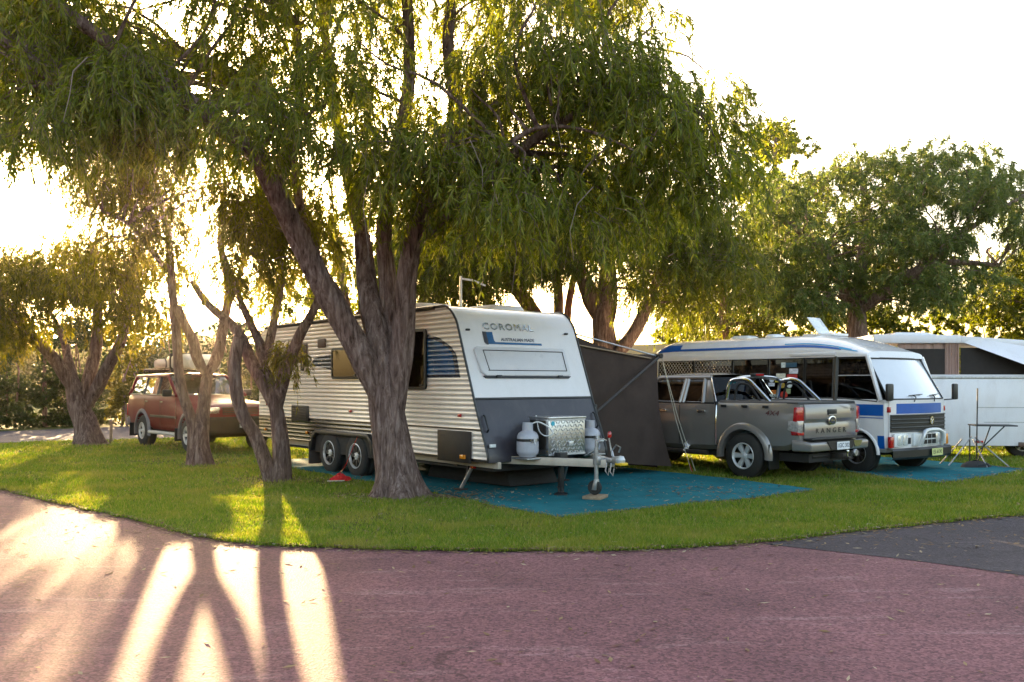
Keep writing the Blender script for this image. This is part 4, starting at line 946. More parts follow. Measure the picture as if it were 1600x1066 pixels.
# ------------------------------------------------------------------ car building blocks
def car_body(stations):
    rings = []
    for x, hp in stations:
        L = [(x, y, z) for y, z in hp]; rings.append(L+[(x, -y, z) for y, z in hp[::-1] if y > 1e-4])
    n = min(len(r) for r in rings); return MB().loft([r[:n] for r in rings])
def well_cut(o, parent, axles, r, y, side_depth=.34):
    cs = []
    for x, z in axles:
        for sd in (-1, 1):
            c = MB().lathe([(r, -.02-side_depth), (r, .2)], 32, Matrix.Translation((x, sd*y, z)) @ Matrix.Rotation(R(-90*sd), 4, 'X'))
            c.box((0, 0, 0), (r*2, .2+side_depth+.02, z), Matrix.Translation((x, sd*(y+.09-side_depth/2), z/2-.05))) if False else None
            c = link('cut', c.mesh('cut'), parent); cs.append(c)
    bpy.context.view_layer.update(); boolean_cut(o, cs)
def flare(parent, x, z, r, w, y, sd, mat, a0=-12, a1=192, bulge=.03):
    rows = []
    for i in range(25):
        a = R(a0+(a1-a0)*i/24); c, s = cos(a), sin(a)
        rows.append([(x+c*(r+q*w), sd*(y+o), z+s*(r+q*w)) for q, o in ((0,-.06),(0,bulge),(.35,bulge*1.1),(.8,bulge*.5),(1,-.01))])
    MB().grid(rows).build('wheel_arch', mat, parent, angle=40)
def lerp3(a, b, t): return tuple(a[i]+(b[i]-a[i])*t for i in range(3))
def greenhouse(parent, B, Rf, splits, paint, side_glass, ws_glass, pillar, pr=.03, crown=.05, solid=0):
    """B, Rf = (x_rear, x_front, half_width, z) of belt and roof edge; splits = pillar positions 0..1 from rear to front"""
    def sp(u, v, sd):
        ub, ur = u if isinstance(u, tuple) else (u, u)
        return lerp3((B[0]+(B[1]-B[0])*ub, sd*B[2], B[3]), (Rf[0]+(Rf[1]-Rf[0])*ur, sd*Rf[2], Rf[3]), v)
    S = [solid]+splits+[1]
    for sd in (-1, 1):
        if solid:
            MB().hexa([sp(0,-.02,sd), sp(solid,-.02,sd), tuple(Vector(sp(solid,-.02,sd))-Vector((0,sd*.06,0))), tuple(Vector(sp(0,-.02,sd))-Vector((0,sd*.06,0))), sp(0,1,sd), sp(solid,1,sd), tuple(Vector(sp(solid,1,sd))-Vector((0,sd*.06,0))), tuple(Vector(sp(0,1,sd))-Vector((0,sd*.06,0)))]).build('rear_quarter', paint, parent, .01)
        for a, b in zip(S, S[1:]):
            MB().grid([[sp(a, 0, sd), sp(b, 0, sd)], [sp(a, 1, sd), sp(b, 1, sd)]]).build('side_window', side_glass, parent, flat=True)
        for u in S: MB().tube([sp(u, -.02, sd), sp(u, 1, sd)], pr*(1.3 if u in (0, 1) else 1), 6).build('pillar', paint if u in (0, 1) else pillar, parent)
        MB().tube([sp(0, 1, sd), sp(1, 1, sd)], pr*1.25, 8).build('roof_rail', paint, parent)
        MB().tube([sp(0, 0, sd), sp(1, 0, sd)], pr*.5, 6).build('belt_trim', M_['trim'], parent)
    for u, g, nm in ((0, side_glass, 'rear_window'), (1, ws_glass, 'windscreen')):
        bw = .05 if u else -.0
        rows = [[Vector(sp(u, v, -1)).lerp(Vector(sp(u, v, 1)), k/8)+Vector(((1 if u else -1)*.06*sin(pi*k/8), 0, 0)) for k in range(9)] for v in (0, .5, 1)]
        MB().grid(rows).build(nm, g, parent)
    rows = []
    for i in range(9):
        u = i/8; row = []
        for k in range(9):
            p = Vector(sp(u, 1, -1)).lerp(Vector(sp(u, 1, 1)), k/8); p.z += pr+crown*sin(pi*k/8)**.7*min(1, .35+3*min(u, 1-u)); row.append(p)
        rows.append(row)
    MB().grid(rows).build('roof', paint, parent)
def seat(parent, x, y, z):
    MB().box((x, y, z), (.45,.46,.16)).box((x-.22, y, z+.33), (.14,.46,.6)).box((x-.25, y, z+.70), (.09,.26,.18)).build('seat', M_['interior'], parent, .04)
def plate(parent, M, body, bgm, ink, w=.37, h=.13, size=.1):
    p = part('number_plate', parent); p.matrix_local = M
    MB().prism(rrect(w, h, .012), 0, .006, 'xy').build('plate', bgm, p); text('plate_text', body, size, ink, p, Matrix.Translation((0,0,.007)), .001, .92)
def quad(parent, name, pts, mat): return MB().add(pts, [(0,1,2,3)]).build(name, mat, parent, flat=True)
# ------------------------------------------------------------------ maroon four wheel drive
M_['maroon'] = pmat('maroon_paint', (.15,.001,.008), .42, .0, coat=.12, spec=.25, var=.02, rv=.01)
M_['tinted'] = glass_mat('tinted_glass', (.22,.22,.2))
M_['bullbar'] = pmat('matt_bumper', (.018,.017,.017), .75, spec=.15)
M_['flare'] = pmat('grey_plastic', (.16,.15,.17), .5, var=.1)
suv = thing('four_wheel_drive', 'maroon four wheel drive wagon with loaded roof rack behind the slim trees', 'car', (-8.84,24.11,0), R(-49))
def hp(w, zt, zb=.46, cr=.02, sh=.86): return [(0,zb),(w*.86,zb),(w*.96,zb+.10),(w,zb+.32),(w*1.0,zb+.5),(w*.985,zt-.16),(w*.955,zt-.05),(w*.90,zt-.005),(w*.5,zt+cr*.8),(0,zt+cr)]
sb = car_body([(-1.20,hp(.86,1.28,.56)),(-1.12,hp(.91,1.32,.50)),(-.6,hp(.93,1.33)),(.6,hp(.93,1.33)),(1.8,hp(.93,1.32)),(2.15,hp(.925,1.29,cr=.05)),(2.35,hp(.92,1.22,cr=.05)),(3.1,hp(.91,1.17,cr=.05)),(3.6,hp(.89,1.12,cr=.04)),(3.78,hp(.86,1.06,.5,cr=.03)),(3.84,hp(.82,1.0,.52))]).build('body', M_['maroon'], suv, angle=40)
well_cut(sb, suv, ((0,.40),(3.0,.40)), .47, .93)
greenhouse(suv, (-1.08,2.2,.87,1.33), (-.86,1.35,.74,1.80), [(.33,.39),(.62,.80)], M_['maroon'], M_['tinted'], M_['clearglass'], M_['trim'], .032)
for x in (0, 3.0):
    for sd in (-1, 1): wheel(suv, (x, sd*.80, .40), .40, .27, .215, sd, 6, M_['alloy'], sw=.2); flare(suv, x, .40, .47, .11, .925, sd, M_['flare'])
for sd in (-1, 1):
    MB().tube([(.62,sd*.96,.40),(2.40,sd*.96,.40)], .045, 8).build('side_step', M_['alloy'], suv)
    MB().box((1.5,sd*.945,.80), (1.75,.02,.06)).build('side_moulding', M_['trim'], suv, .006)
    MB().box((-.55,sd*.94,.42), (.02,.24,.34)).build('mudflap', M_['black'], suv); MB().box((2.45,sd*.90,.40), (.02,.22,.30)).build('mudflap', M_['black'], suv)
    for x in (.38, 1.42): MB().box((x,sd*.945,1.16), (.16,.03,.035)).build('door_handle', M_['chrome'], suv, .008)
    for x in (.22, 1.28, 2.3): MB().box((x,sd*.932,.88), (.008,.006,.72)).build('door_seam', M_['black'], suv)
    MB().box((1.98,sd*1.02,1.38), (.10,.22,.17)).build('mirror', M_['black'], suv, .03)
    hl = part('headlight', suv, (3.78,sd*.66,.985))
    MB().box((0,0,0), (.12,.34,.16)).build('lens', M_['lens_clear'], hl, .02); MB().box((-.06,sd*.19,0), (.2,.06,.15)).build('indicator', M_['lens_amber'], hl, .015)
    MB().box((-1.17,sd*.86,.92), (.06,.12,.3)).build('tail_light', M_['lens_red'], suv, .01)
gr = part('grille', suv, (3.83,0,.985)); MB().box((0,0,0), (.05,.86,.17)).build('grille_back', M_['black'], gr, .01)
for k in range(4): MB().box((.028,0,-.06+.04*k), (.012,.84,.012)).build('grille_bar', M_['maroon'], gr)
MB().lathe([(.035,0),(.05,0),(.05,.012),(.035,.012),(.035,0)], 16, frame((.035,0,0),(0,1,0),(0,0,1))).box((.04,0,0), (.012,.15,.025)).build('badge', M_['chrome'], gr)
MB().hexa([(3.55,-.95,.45),(3.95,-.85,.45),(3.95,.85,.45),(3.55,.95,.45),(3.5,-.95,.86),(3.98,-.88,.84),(3.98,.88,.84),(3.5,.95,.86)]).build('front_bumper', M_['bullbar'], suv, .05, 3)
MB().hexa([(-1.36,-.88,.50),(-1.0,-.95,.5),(-1.0,.95,.5),(-1.36,.88,.5),(-1.36,-.88,.70),(-1.0,-.95,.74),(-1.0,.95,.74),(-1.36,.88,.70)]).build('rear_bumper', M_['flare'], suv, .03)
plate(suv, frame((3.99,.1,.66),(0,1,0),(0,0,1)), '1BDK 417', M_['plate'], M_['plateink'])
MB().box((1.3,0,.42), (3.9,1.5,.16)).build('underbody', M_['interior'], suv)
for x in (1.15,.1):
    for y in (-.4,.4): seat(suv, x, y, .9)
rk = part('roof_rack', suv, (0,0,1.88))
for sd in (-1, 1): MB().tube([(-.75,sd*.62,-.03),(-.70,sd*.62,.10),(1.15,sd*.62,.12),(1.25,sd*.62,0)], .018, 8).build('rail', M_['black'], rk)
for x in (-.65,0,.6,1.1): MB().tube([(x,-.64,.07),(x,.64,.07)], .018, 8).build('cross_bar', M_['black'], rk)
base_s = Matrix.Translation((-8.84,24.11,0)) @ rz(R(-49))
ld = thing('roof_box', 'pale grey tapered roof box strapped on the four wheel drive', 'roof box', base_s @ Vector((.95,.05,1.99)), R(-49))
MB().loft([[(x, p[0], p[1]) for p in rrect(w, hgt, .08, 3, 0, hgt/2)] for x, w, hgt in ((-.75,.7,.2),(-.6,.95,.33),(.5,1.0,.36),(.75,.8,.22))]).build('box', pmat('pale_plastic',(.62,.58,.52),.5), ld, angle=50)
for x in (-.3,.3): MB().box((x,0,.19), (.04,1.02,.40)).build('strap', M_['black'], ld)
ro = thing('rolled_swag', 'white rolled bundle at the rear of the roof rack', 'bundle', base_s @ Vector((-.15,-.1,1.98)), R(-49))
MB().lathe([(.0005,-.45),(.10,-.44),(.14,-.38),(.135,-.1),(.145,.12),(.13,.36),(.09,.44),(.0005,.45)], 18, Matrix.Translation((0,0,.14)) @ Matrix.Rotation(R(90),4,'X')).build('roll', pmat('white_canvas',(.70,.66,.60),.8,bmp=.3), ro, angle=50)
for y in (-.2,.22): MB().lathe([(.147,-.015),(.15,-.015),(.15,.015),(.147,.015)], 18, Matrix.Translation((0,y,.14)) @ Matrix.Rotation(R(90),4,'X')).build('strap', M_['black'], ro)
# ------------------------------------------------------------------ silver-grey pickup
M_['silver'] = pmat('metallic_grey', (.25,.225,.21), .28, .35, coat=1, var=.01, rv=.01)
M_['tail_clear'] = pmat('smoky_lens', (.42,.38,.36), .1, .2, coat=1, var=.35, vs=26)
ute = thing('pickup', 'metallic grey dual cab pickup with chrome sports bar seen from behind', 'pickup', (4.664,16.12,0), R(128.5))
def rp(w, zt, zb=.50, cr=.0): return [(0,zb),(w*.88,zb),(w*.965,zb+.08),(w*.99,zb+.25),(w*1.0,zb+.42),(w*1.0,zb+.55),(w*.985,zt-.16),(w*.965,zt-.05),(w*.93,zt),(w*.5,zt+cr),(0,zt+cr)]
bd2 = car_body([(-1.06,rp(.885,1.27,.66)),(-1.0,rp(.905,1.295,.58)),(-.8,rp(.92,1.30,.52)),(0,rp(.925,1.30)),(.575,rp(.925,1.30))]).build('bed', M_['silver'], ute, angle=40)
well_cut(bd2, ute, ((0,.39),), .46, .925)
cb = car_body([(.605,rp(.92,1.29,.46)),(1.4,rp(.92,1.285,.44)),(2.6,rp(.92,1.27,.44,.02)),(2.95,rp(.92,1.2,.44,.06)),(3.9,rp(.90,1.12,.46,.07)),(4.15,rp(.84,1.0,.5,.04))]).build('cab', M_['silver'], ute, angle=40)
well_cut(cb, ute, ((3.22,.39),), .46, .925)
greenhouse(ute, (.66,2.95,.865,1.28), (.86,2.05,.70,1.735), [(.31,.42),(.345,.47)], M_['silver'], M_['glass'], M_['glass'], M_['silver'], .036, .05, .11)
for x in (0, 3.22):
    for sd in (-1, 1): wheel(ute, (x, sd*.80, .39), .39, .265, .222, sd, 6, M_['alloy'], sw=.24)
for sd in (-1, 1):
    flare(ute, 0, .39, .455, .13, .915, sd, M_['silver'], -5, 185, .035); flare(ute, 3.22, .39, .455, .13, .915, sd, M_['silver'], -5, 185, .035)
    tl_ = part('tail_light', ute, (-1.0,sd*.845,1.02))
    MB().hexa([(-.085,-.085*1,-.02),(.02,-.085,-.02),(.02,.085,-.02),(-.065,.085,-.02),(-.085,-.085,.22),(.02,-.085,.22),(.0,.082,.22),(-.065,.08,.22)] if sd > 0 else [(-.065,-.085,-.02),(.02,-.085,-.02),(.02,.085,-.02),(-.085,.085,-.02),(-.065,-.08,.22),(.0,-.082,.22),(.02,.085,.22),(-.085,.085,.22)]).build('red_lens', M_['lens_red'], tl_, .015)
    MB().hexa([(-.090,-.03,-.20),(.02,-.03,-.20),(.12,.086 if sd > 0 else -.03,-.16),(-.070,.05,-.20),(-.088,-.075,.0),(.02,-.075,.0),(.10,.088,.0),(-.070,.082,.0)] if sd > 0 else [(-.070,-.05,-.20),(.12,-.086,-.16),(.02,.03,-.20),(-.090,.03,-.20),(-.070,-.082,.0),(.10,-.088,.0),(.02,.075,.0),(-.088,.075,.0)]).build('clear_lens', M_['tail_clear'], tl_, .012)
    MB().hexa([(-.086,-.085,-.24),(.02,-.085,-.24),(.06,.06,-.24),(-.066,.05,-.24),(-.087,-.085,-.19),(.02,-.085,-.19),(.06,.082,-.17),(-.068,.08,-.19)] if sd > 0 else [(-.066,-.05,-.24),(.06,-.06,-.24),(.02,.085,-.24),(-.086,.085,-.24),(-.068,-.08,-.19),(.06,-.082,-.17),(.02,.085,-.19),(-.087,.085,-.19)]).build('lower_lens', M_['lens_red'], tl_, .008)
    MB().box((.59,sd*.90,.92), (.018,.05,.78)).build('bed_gap', M_['black'], ute)
    MB().tube([(.575,sd*.93,.55),(.575,sd*.935,.95),(.575,sd*.92,1.2),(.61,sd*.88,1.32),(.74,sd*.79,1.55),(.84,sd*.72,1.74)], .010, 6).build('bright_edge', M_['chrome'], ute)
    for x in (-.45,-.02,.42): MB().box((x,sd*.918,1.235), (.12,.02,.045)).build('tie_down_cover', M_['black'], ute, .008)
    for x in (.9, 1.82): MB().box((x,sd*.935,1.13), (.18,.03,.045)).build('door_handle', M_['chrome'], ute, .01)
    for x in (1.42, 2.45): MB().box((x,sd*.921,.88), (.008,.008,.70)).build('door_seam', M_['black'], ute)
    MB().tube([(.75,sd*.95,.40),(2.75,sd*.95,.40)], .045, 8).build('side_step', M_['steeldark'], ute)
    MB().box((-.53,sd*.80,.40), (.02,.28,.42)).build('mudflap', M_['black'], ute, .006)
    MB().box((2.72,sd*1.02,1.36), (.11,.24,.19)).build('mirror', M_['black'], ute, .03)
    text('lettering', '4X4', .12, M_['plateink'] if False else pmat('decal_red',(.10,.02,.02),.4), ute, frame((-.58,sd*.926,1.13),(-sd,0,0),(0,0,1)), .001, 1.3, .25)
    hoop = MB().tube(smooth_path([(.50,sd*.74,1.30),(.46,sd*.74,1.52),(.40,sd*.73,1.66),(.25,sd*.72,1.70),(.05,sd*.72,1.68),(-.12,sd*.73,1.56),(-.42,sd*.75,1.30)], 4), .036, 10); hoop.build('sports_bar', M_['chrome'], ute)
    MB().tube(smooth_path([(.34,sd*.72,1.30),(.32,sd*.71,1.45),(.26,sd*.70,1.60),(.14,sd*.70,1.62),(.0,sd*.70,1.55),(-.22,sd*.72,1.30)], 4), .020, 8).build('sports_bar_inner', M_['black'], ute)
MB().tube(smooth_path([(.36,-.70,1.66),(.40,-.5,1.72),(.42,0,1.74),(.40,.5,1.72),(.36,.70,1.66)], 4), .036, 10).build('sports_bar_crossing', M_['chrome'], ute)
MB().box((.39,0,1.78), (.10,.30,.05)).build('brake_light_housing', M_['black'], ute, .012)
MB().box((.335,0,1.78), (.012,.22,.03)).build('brake_light', M_['lens_red'], ute)
MB().hexa([(-1.03,-.86,1.29),(.56,-.88,1.29),(.56,.88,1.29),(-1.03,.86,1.29),(-1.02,-.83,1.325),(.55,-.85,1.335),(.55,.85,1.335),(-1.02,.83,1.325)]).build('bed_cover', M_['black'], ute, .012)
tg = part('tailgate', ute, (-1.06,0,.98))
def tgx(z): return -.012-.02*(1 if z > .08 else 0)
MB().prism([(.0,-.25),(-.030,-.25),(-.030,-.03),(-.018,.0),(-.030,.03),(-.050,.06),(-.045,.24),(-.02,.30),(.0,.30)], -.755, .755, 'xz').build('tailgate_panel', M_['silver'], tg, .008)
text('lettering', 'RANGER', .115, M_['steeldark'], tg, frame((-.032,0,-.14),(0,-1,0),(0,0,1)), .003, 1.35, 0, 1.75)
text('grade_badge', 'XLS', .06, M_['steeldark'], tg, frame((-.047,-.62,.20),(0,-1,0),(0,0,1)), .002, 1.3)
hd = part('tailgate_handle', tg, (-.05,0,.17)); MB().box((0,0,0), (.03,.26,.09)).build('recess', M_['black'], hd, .012); MB().box((-.012,0,-.045), (.02,.24,.02)).build('grip', M_['silver'], hd, .006)
em = part('oval_badge', tg, (-.05,0,.03)); EM = frame((0,0,0),(0,-1,0),(0,0,1)) @ Matrix.Diagonal((1.55,1,1,1))
MB().lathe([(.075,0),(.075,.012),(.06,.018),(.0005,.014)], 28, EM).build('badge_rim', M_['chrome'], em); MB().lathe([(.06,.016),(.055,.022),(.0005,.022)], 28, EM).build('badge_face', M_['siding_navy'], em)
text('badge_script', 'Ford', .055, M_['chrome'], em, frame((-.0235,0,0),(0,-1,0),(0,0,1)), .001, 1.2, .3)
MB().hexa([(-1.28,-.84,.52),(-.95,-.92,.52),(-.95,.92,.52),(-1.28,.84,.52),(-1.28,-.86,.66),(-.95,-.93,.71),(-.95,.93,.71),(-1.28,.86,.66)]).build('rear_bumper', M_['silver'], ute, .03, 3)
MB().box((-1.10,0,.715), (.26,1.5,.03)).build('bumper_step', M_['black'], ute, .008)
MB().prism([(-.42,.68),(.42,.68),(.30,.54),(-.30,.54)], -1.295, -1.27, 'yz').build('bumper_inset', M_['steeldark'], ute)
MB().prism([(-.62,.67),(-.34,.67),(-.40,.57),(-.55,.58)], -1.30, -1.27, 'yz').build('bumper_chrome', M_['chrome'], ute)
plate(ute, frame((-1.305,-.02,.60),(0,-1,0),(0,0,1)), '1GIC 302', M_['plate'], M_['plateink'])
tw = part('tow_hitch', ute, (-1.2,0,.42)); MB().box((.1,0,0), (.5,.09,.09)).box((-.18,0,-.02), (.14,.07,.05)).build('tongue', M_['steeldark'], tw, .01)
MB().tube([(-.20,0,0),(-.20,0,.08)], .018, 8).lathe([(.0005,.06),(.02,.065),(.026,.085),(.02,.105),(.0005,.11)], 12, Matrix.Translation((-.20,0,0))).build('ball', M_['chrome'], tw)
MB().tube([(.12,-.55,.0),(.12,.55,.0)], .035, 8).build('tow_bar', M_['steeldark'], tw)
MB().lathe([(.06,0),(.06,.03),(.05,.04),(.0005,.04)], 16, frame((-.14,-.30,.05),(0,-1,0),(0,0,1))).build('trailer_plug', M_['galv'], tw)
MB().box((1.4,0,.40), (5.0,1.3,.14)).build('underbody', M_['interior'], ute)
for x in (1.15, 2.1):
    for y in (-.4,.4): seat(ute, x, y, .85)
# ------------------------------------------------------------------ white and blue camper bus
M_['buswhite'] = pmat('bus_white', (.80,.77,.77), .25, coat=.7, var=.02, dirt=(.45,.40,.34), dirt_amt=.10)
M_['busblue'] = pmat('bus_blue', (.002,.10,.42), .35, coat=.25, var=.08)
M_['buscyan'] = pmat('bus_light_blue', (.03,.30,.55), .25, coat=.8)
M_['busglass'] = glass_mat('bus_glass', (.03,.027,.024), 1.3)
M_['screen'] = pmat('silver_screen', (.68,.68,.70), .22, .25, coat=1, var=.05, vs=2, coat_rough=.02)
bus = thing('camper_bus', 'white and blue camper bus with long dark windows parked beyond the pickup', 'bus', (7.369,16.58,0), R(-53))
BX = -5.65
def bp(w, zt, zb=.40): return [(0,zb),(w*.90,zb),(w*.975,zb+.06),(w*.995,zb+.3),(w,zb+.6),(w*.99,zt-.06),(w*.975,zt),(0,zt)]
bb = car_body([(BX,bp(.95,1.34,.5)),(BX+.12,bp(.99,1.34,.44)),(-4,bp(1.0,1.34)),(-1,bp(1.0,1.34)),(-.25,bp(1.0,1.34)),(-.06,bp(.985,1.33)),(.0,bp(.93,1.31,.45))]).build('body', M_['buswhite'], bus, angle=40)
well_cut(bb, bus, ((-.62,.36),(-3.7,.36)), .43, 1.0)
def bside(name, x0, x1, z0, z1, mat, off=.004):   # decal on the flanks, follows the body section
    for sd in (-1, 1):
        rows = []
        for i in range(5):
            z = z0+(z1-z0)*i/4; w = np.interp(z, [.40,.46,.70,1.0,1.28,1.34], [.90,.975,.995,1.0,.99,.975])
            rows.append([(x0+(x1-x0)*k/10, sd*(w+off), z) for k in range(11)])
        MB().grid(rows).build(name, mat, bus)
bside('blue_stripe', BX+.2, -.07, 1.05, 1.25, M_['busblue']); bside('thin_stripe', BX+.2, -.07, 1.005, 1.02, M_['busblue'])
bside('blue_sill', -3.2, -1.1, .47, .70, M_['busblue']); bside('blue_sill', BX+.2, -4.2, .47, .70, M_['busblue']); bside('blue_sill', -.18, -.05, .47, .70, M_['busblue'])
for sd in (-1, 1):
    for x in (-.62, -3.7): wheel(bus, (x, sd*.84, .36), .36, .24, .19, sd, 8, M_['steeldark'], sw=.2, lip_mat=M_['galv']); flare(bus, x, .36, .43, .05, .99, sd, M_['buswhite'], 0, 180, .02)
# window band
def wb_(x, v, sd): return (x, sd*(.972-.05*v), 1.34+.78*v)
cuts = [BX+.10, -4.5, -3.45, -2.55, -1.72, -1.08]
for sd in (-1, 1):
    for a, b in zip(cuts, cuts[1:]):
        w = part('side_window', bus)
        MB().grid([[wb_(a+.03,.04,sd), wb_(b-.03,.04,sd)], [wb_(a+.03,.97,sd), wb_(b-.03,.97,sd)]]).build('pane', M_['busglass'], w, flat=True)
        MB().tube([wb_(a+.02,.02,sd), wb_(b-.02,.02,sd), wb_(b-.02,.98,sd), wb_(a+.02,.98,sd)], .018, 5, closed=True).build('frame', M_['trim'], w)
        rows = [[(a+.03+(b-a-.06)*k/20, sd*(.90-.05*v+.012*sin(k*2.2)), 1.36+.72*v) for k in range(21)] for v in (0, 1)]
        MB().grid(rows).build('dark_backing', M_['interior'], w)  # black sheet added behind the pane to keep the window dark
        if b < -2.9:
            lt = MB()
            for k in range(-8, 16):
                for s in (1, -1):
                    x0 = a+.05+k*.085; pts = []
                    for v in (0, 1):
                        pts.append((x0+s*v*.72+(0 if s > 0 else .72), v))
                    (xa, va), (xb, vb) = pts; lo, hi = a+.04, b-.04
                    def clip(xa, va, xb, vb):
                        t0, t1 = 0, 1; dx = xb-xa
                        ta, tb2 = (lo-xa)/dx, (hi-xa)/dx; t0, t1 = max(t0, min(ta, tb2)), min(t1, max(ta, tb2))
                        return (t0, t1) if t1 > t0+.02 else None
                    c = clip(xa, va, xb, vb)
                    if c: lt.tube([Vector(wb_(xa+(xb-xa)*t, va+(vb-va)*t, sd))+Vector((0,sd*.006,0)) for t in c], .004, 4, cap=False)
            lt.build('diamond_mesh', M_['galv'], w)
    # cab door window
    d = part('door_window', bus); P = [(-1.0,.03),(-.20,-.05),(-.20,.10),(-.43,.95),(-1.0,.95)]
    MB().add([wb_(x, v, sd) for x, v in P], [(0,1,2,3,4)]).build('pane', M_['busglass'], d, flat=True)
    MB().tube([wb_(x, v, sd) for x, v in P], .016, 5, closed=True).build('frame', M_['trim'], d)
    MB().tube([wb_(-1.0,.55,sd), wb_(-.32,.55,sd)], .010, 5).build('slider_rail', M_['galv'], d)
    MB().grid([[(-.95+.6*k/10, sd*(.90-.01*sin(k)), 1.40+.36*v-.10*sin(pi*k/10)*v) for k in range(11)] for v in (0,.5,1)]).build('curtain', pmat('lilac_cloth',(.32,.29,.42),.9), d)
    for a, b in (((-1.04,-.1),(-1.04,1.0)),((-.13,-.03),(-.42,1.0))):
        MB().tube([wb_(*a, sd), wb_(*b, sd)], .04, 6).build('pillar', M_['buswhite'] if a[0] > -.5 else M_['trim'], bus)
    MB().box((-1.04,sd*1.0,.90), (.01,.008,.86)).build('door_seam', M_['black'], bus)
MB().grid([[(BX+.1, -.95+1.9*k/6, z) for k in range(7)] for z in (1.34, 2.12)]).build('rear_wall', M_['buswhite'], bus)
MB().box((-2.9,0,1.345), (5.2,1.8,.02)).build('floor', M_['interior'], bus)
# windscreen
def wsp(u, v, o=0): y = -.93+1.86*u; return Vector((-.02-.42*v+.10*sin(pi*u)-.0+o, y*(1-.06*v), 1.34+.74*v))
ws = part('windscreen', bus)
MB().grid([[wsp(k/12, v) for k in range(13)] for v in (0,.33,.66,1)]).build('pane', M_['screen'], ws)
MB().tube([wsp(k/12,0,.004) for k in range(13)]+[wsp(1,.5,.004)]+[wsp(1-k/12,1,.004) for k in range(13)]+[wsp(0,.5,.004)], .018, 6, closed=True).build('rubber_seal', M_['black'], ws)
for u in (.34, .72):
    a = wsp(u,-.05,.03); MB().tube([a, wsp(u+.06,.05,.03), wsp(u+.02,.10,.03)], .010, 5).tube([wsp(u-.04,.09,.03), wsp(u+.20,.12,.03)], .008, 5).build('wiper', M_['black'], bus)
# roof cap
def roofp(x, v):   # v 0..1 lane-side gutter .. centre
    f = min(1, max(0, (-.40-x)/1.5)); f = sin(f*pi/2); r = min(1, (x-BX+.02)/.35); r = max(0, r)**.5
    hgt = .10+.36*f; hgt = hgt*(.55+.45*r); w = .945
    a = v*pi/2; yy = w*cos(a)**.55; zz = 2.11+hgt*sin(a)**.62
    return yy, zz
xs = [BX, BX+.04, BX+.15, BX+.35, -4.5, -3.5, -2.5, -1.9, -1.6, -1.3, -1.05, -.85, -.65, -.5, -.42]
vs_ = [0,.03,.08,.15,.25,.36,.5,.65,.8,1]
rings = []
for x in xs:
    L = [(x, -roofp(x, v)[0], roofp(x, v)[1]) for v in vs_]; rings.append(L+[(p[0], -p[1], p[2]) for p in L[::-1][1:]])
rings.append([(-.38, p[1]*.96, 2.09) for p in rings[-1]])
MB().grid(rings).build('roof', M_['buswhite'], bus, angle=40)
MB().box(((BX-.42)/2+.0,0,2.105), (abs(BX)-.45,1.86,.03)).build('gutter', M_['trim'], bus, .006)
def roof_decal(name, xa, xb, va, vb, mat, sd=-1, off=.006, taper=0):
    rows = []
    for k in range(17):
        x = xa+(xb-xa)*k/16; rows.append([])
        for j in range(3):
            t = (va+(vb-va)*j/2)+taper*k/16; y, z = roofp(x, t); y0, z0 = roofp(x, t+.02); n = Vector((0, -(z0-z), y0-y)); n = Vector((0, abs(z0-z), abs(y-y0))).normalized()
            rows[-1].append((x, sd*(y+n.y*off), z+n.z*off))
    MB().grid(rows).build(name, mat, bus)
for sd in (-1, 1):
    roof_decal('roof_stripe', BX+.25, -.95, .17, .24, M_['busblue'], sd); roof_decal('roof_stripe_light', -2.2, -.75, .26, .30, M_['buscyan'], sd)
    roof_decal('roof_corner_blue', BX+.10, BX+.75, .17, .42, M_['busblue'], sd); roof_decal('roof_stripe_light', -1.0, -.62, .20, .26, M_['buscyan'], sd, .007)
text('roof_lettering', 'Campervan', .13, M_['galv'], bus, frame((-.60,-.58,2.33),(.25,.9,-.1),(-.75,.1,.65)), .001, 1, .3)
MB().box((-5.0,-.90,2.27), (.42,.06,.10)).build('side_vent', M_['white'], bus, .01)
MB().box((-1.55,-.935,2.17), (1.0,.05,.07)).build('awning_case', M_['buswhite'], bus, .015)
so = part('roof_panel', bus, (-1.9,.0,2.575)); MB().box((0,0,0), (.7,.5,.05)).build('panel_base', M_['white'], so, .01)
MB().box((0,0,.0), (.02,.42,.42), Matrix.Translation((-.08,-.1,.19)) @ Matrix.Rotation(R(-38),4,'Y')).build('raised_flap', M_['white'], so, .006)
for x, w in ((-3.9,.5),(-3.1,.25)): MB().loft([[(p[0], p[1], z) for p in rrect(w*s, .4*s, .06, 3, x, 0)] for s, z in ((1,2.54),(1,2.60),(.8,2.64))]).build('roof_vent', M_['white'], bus)
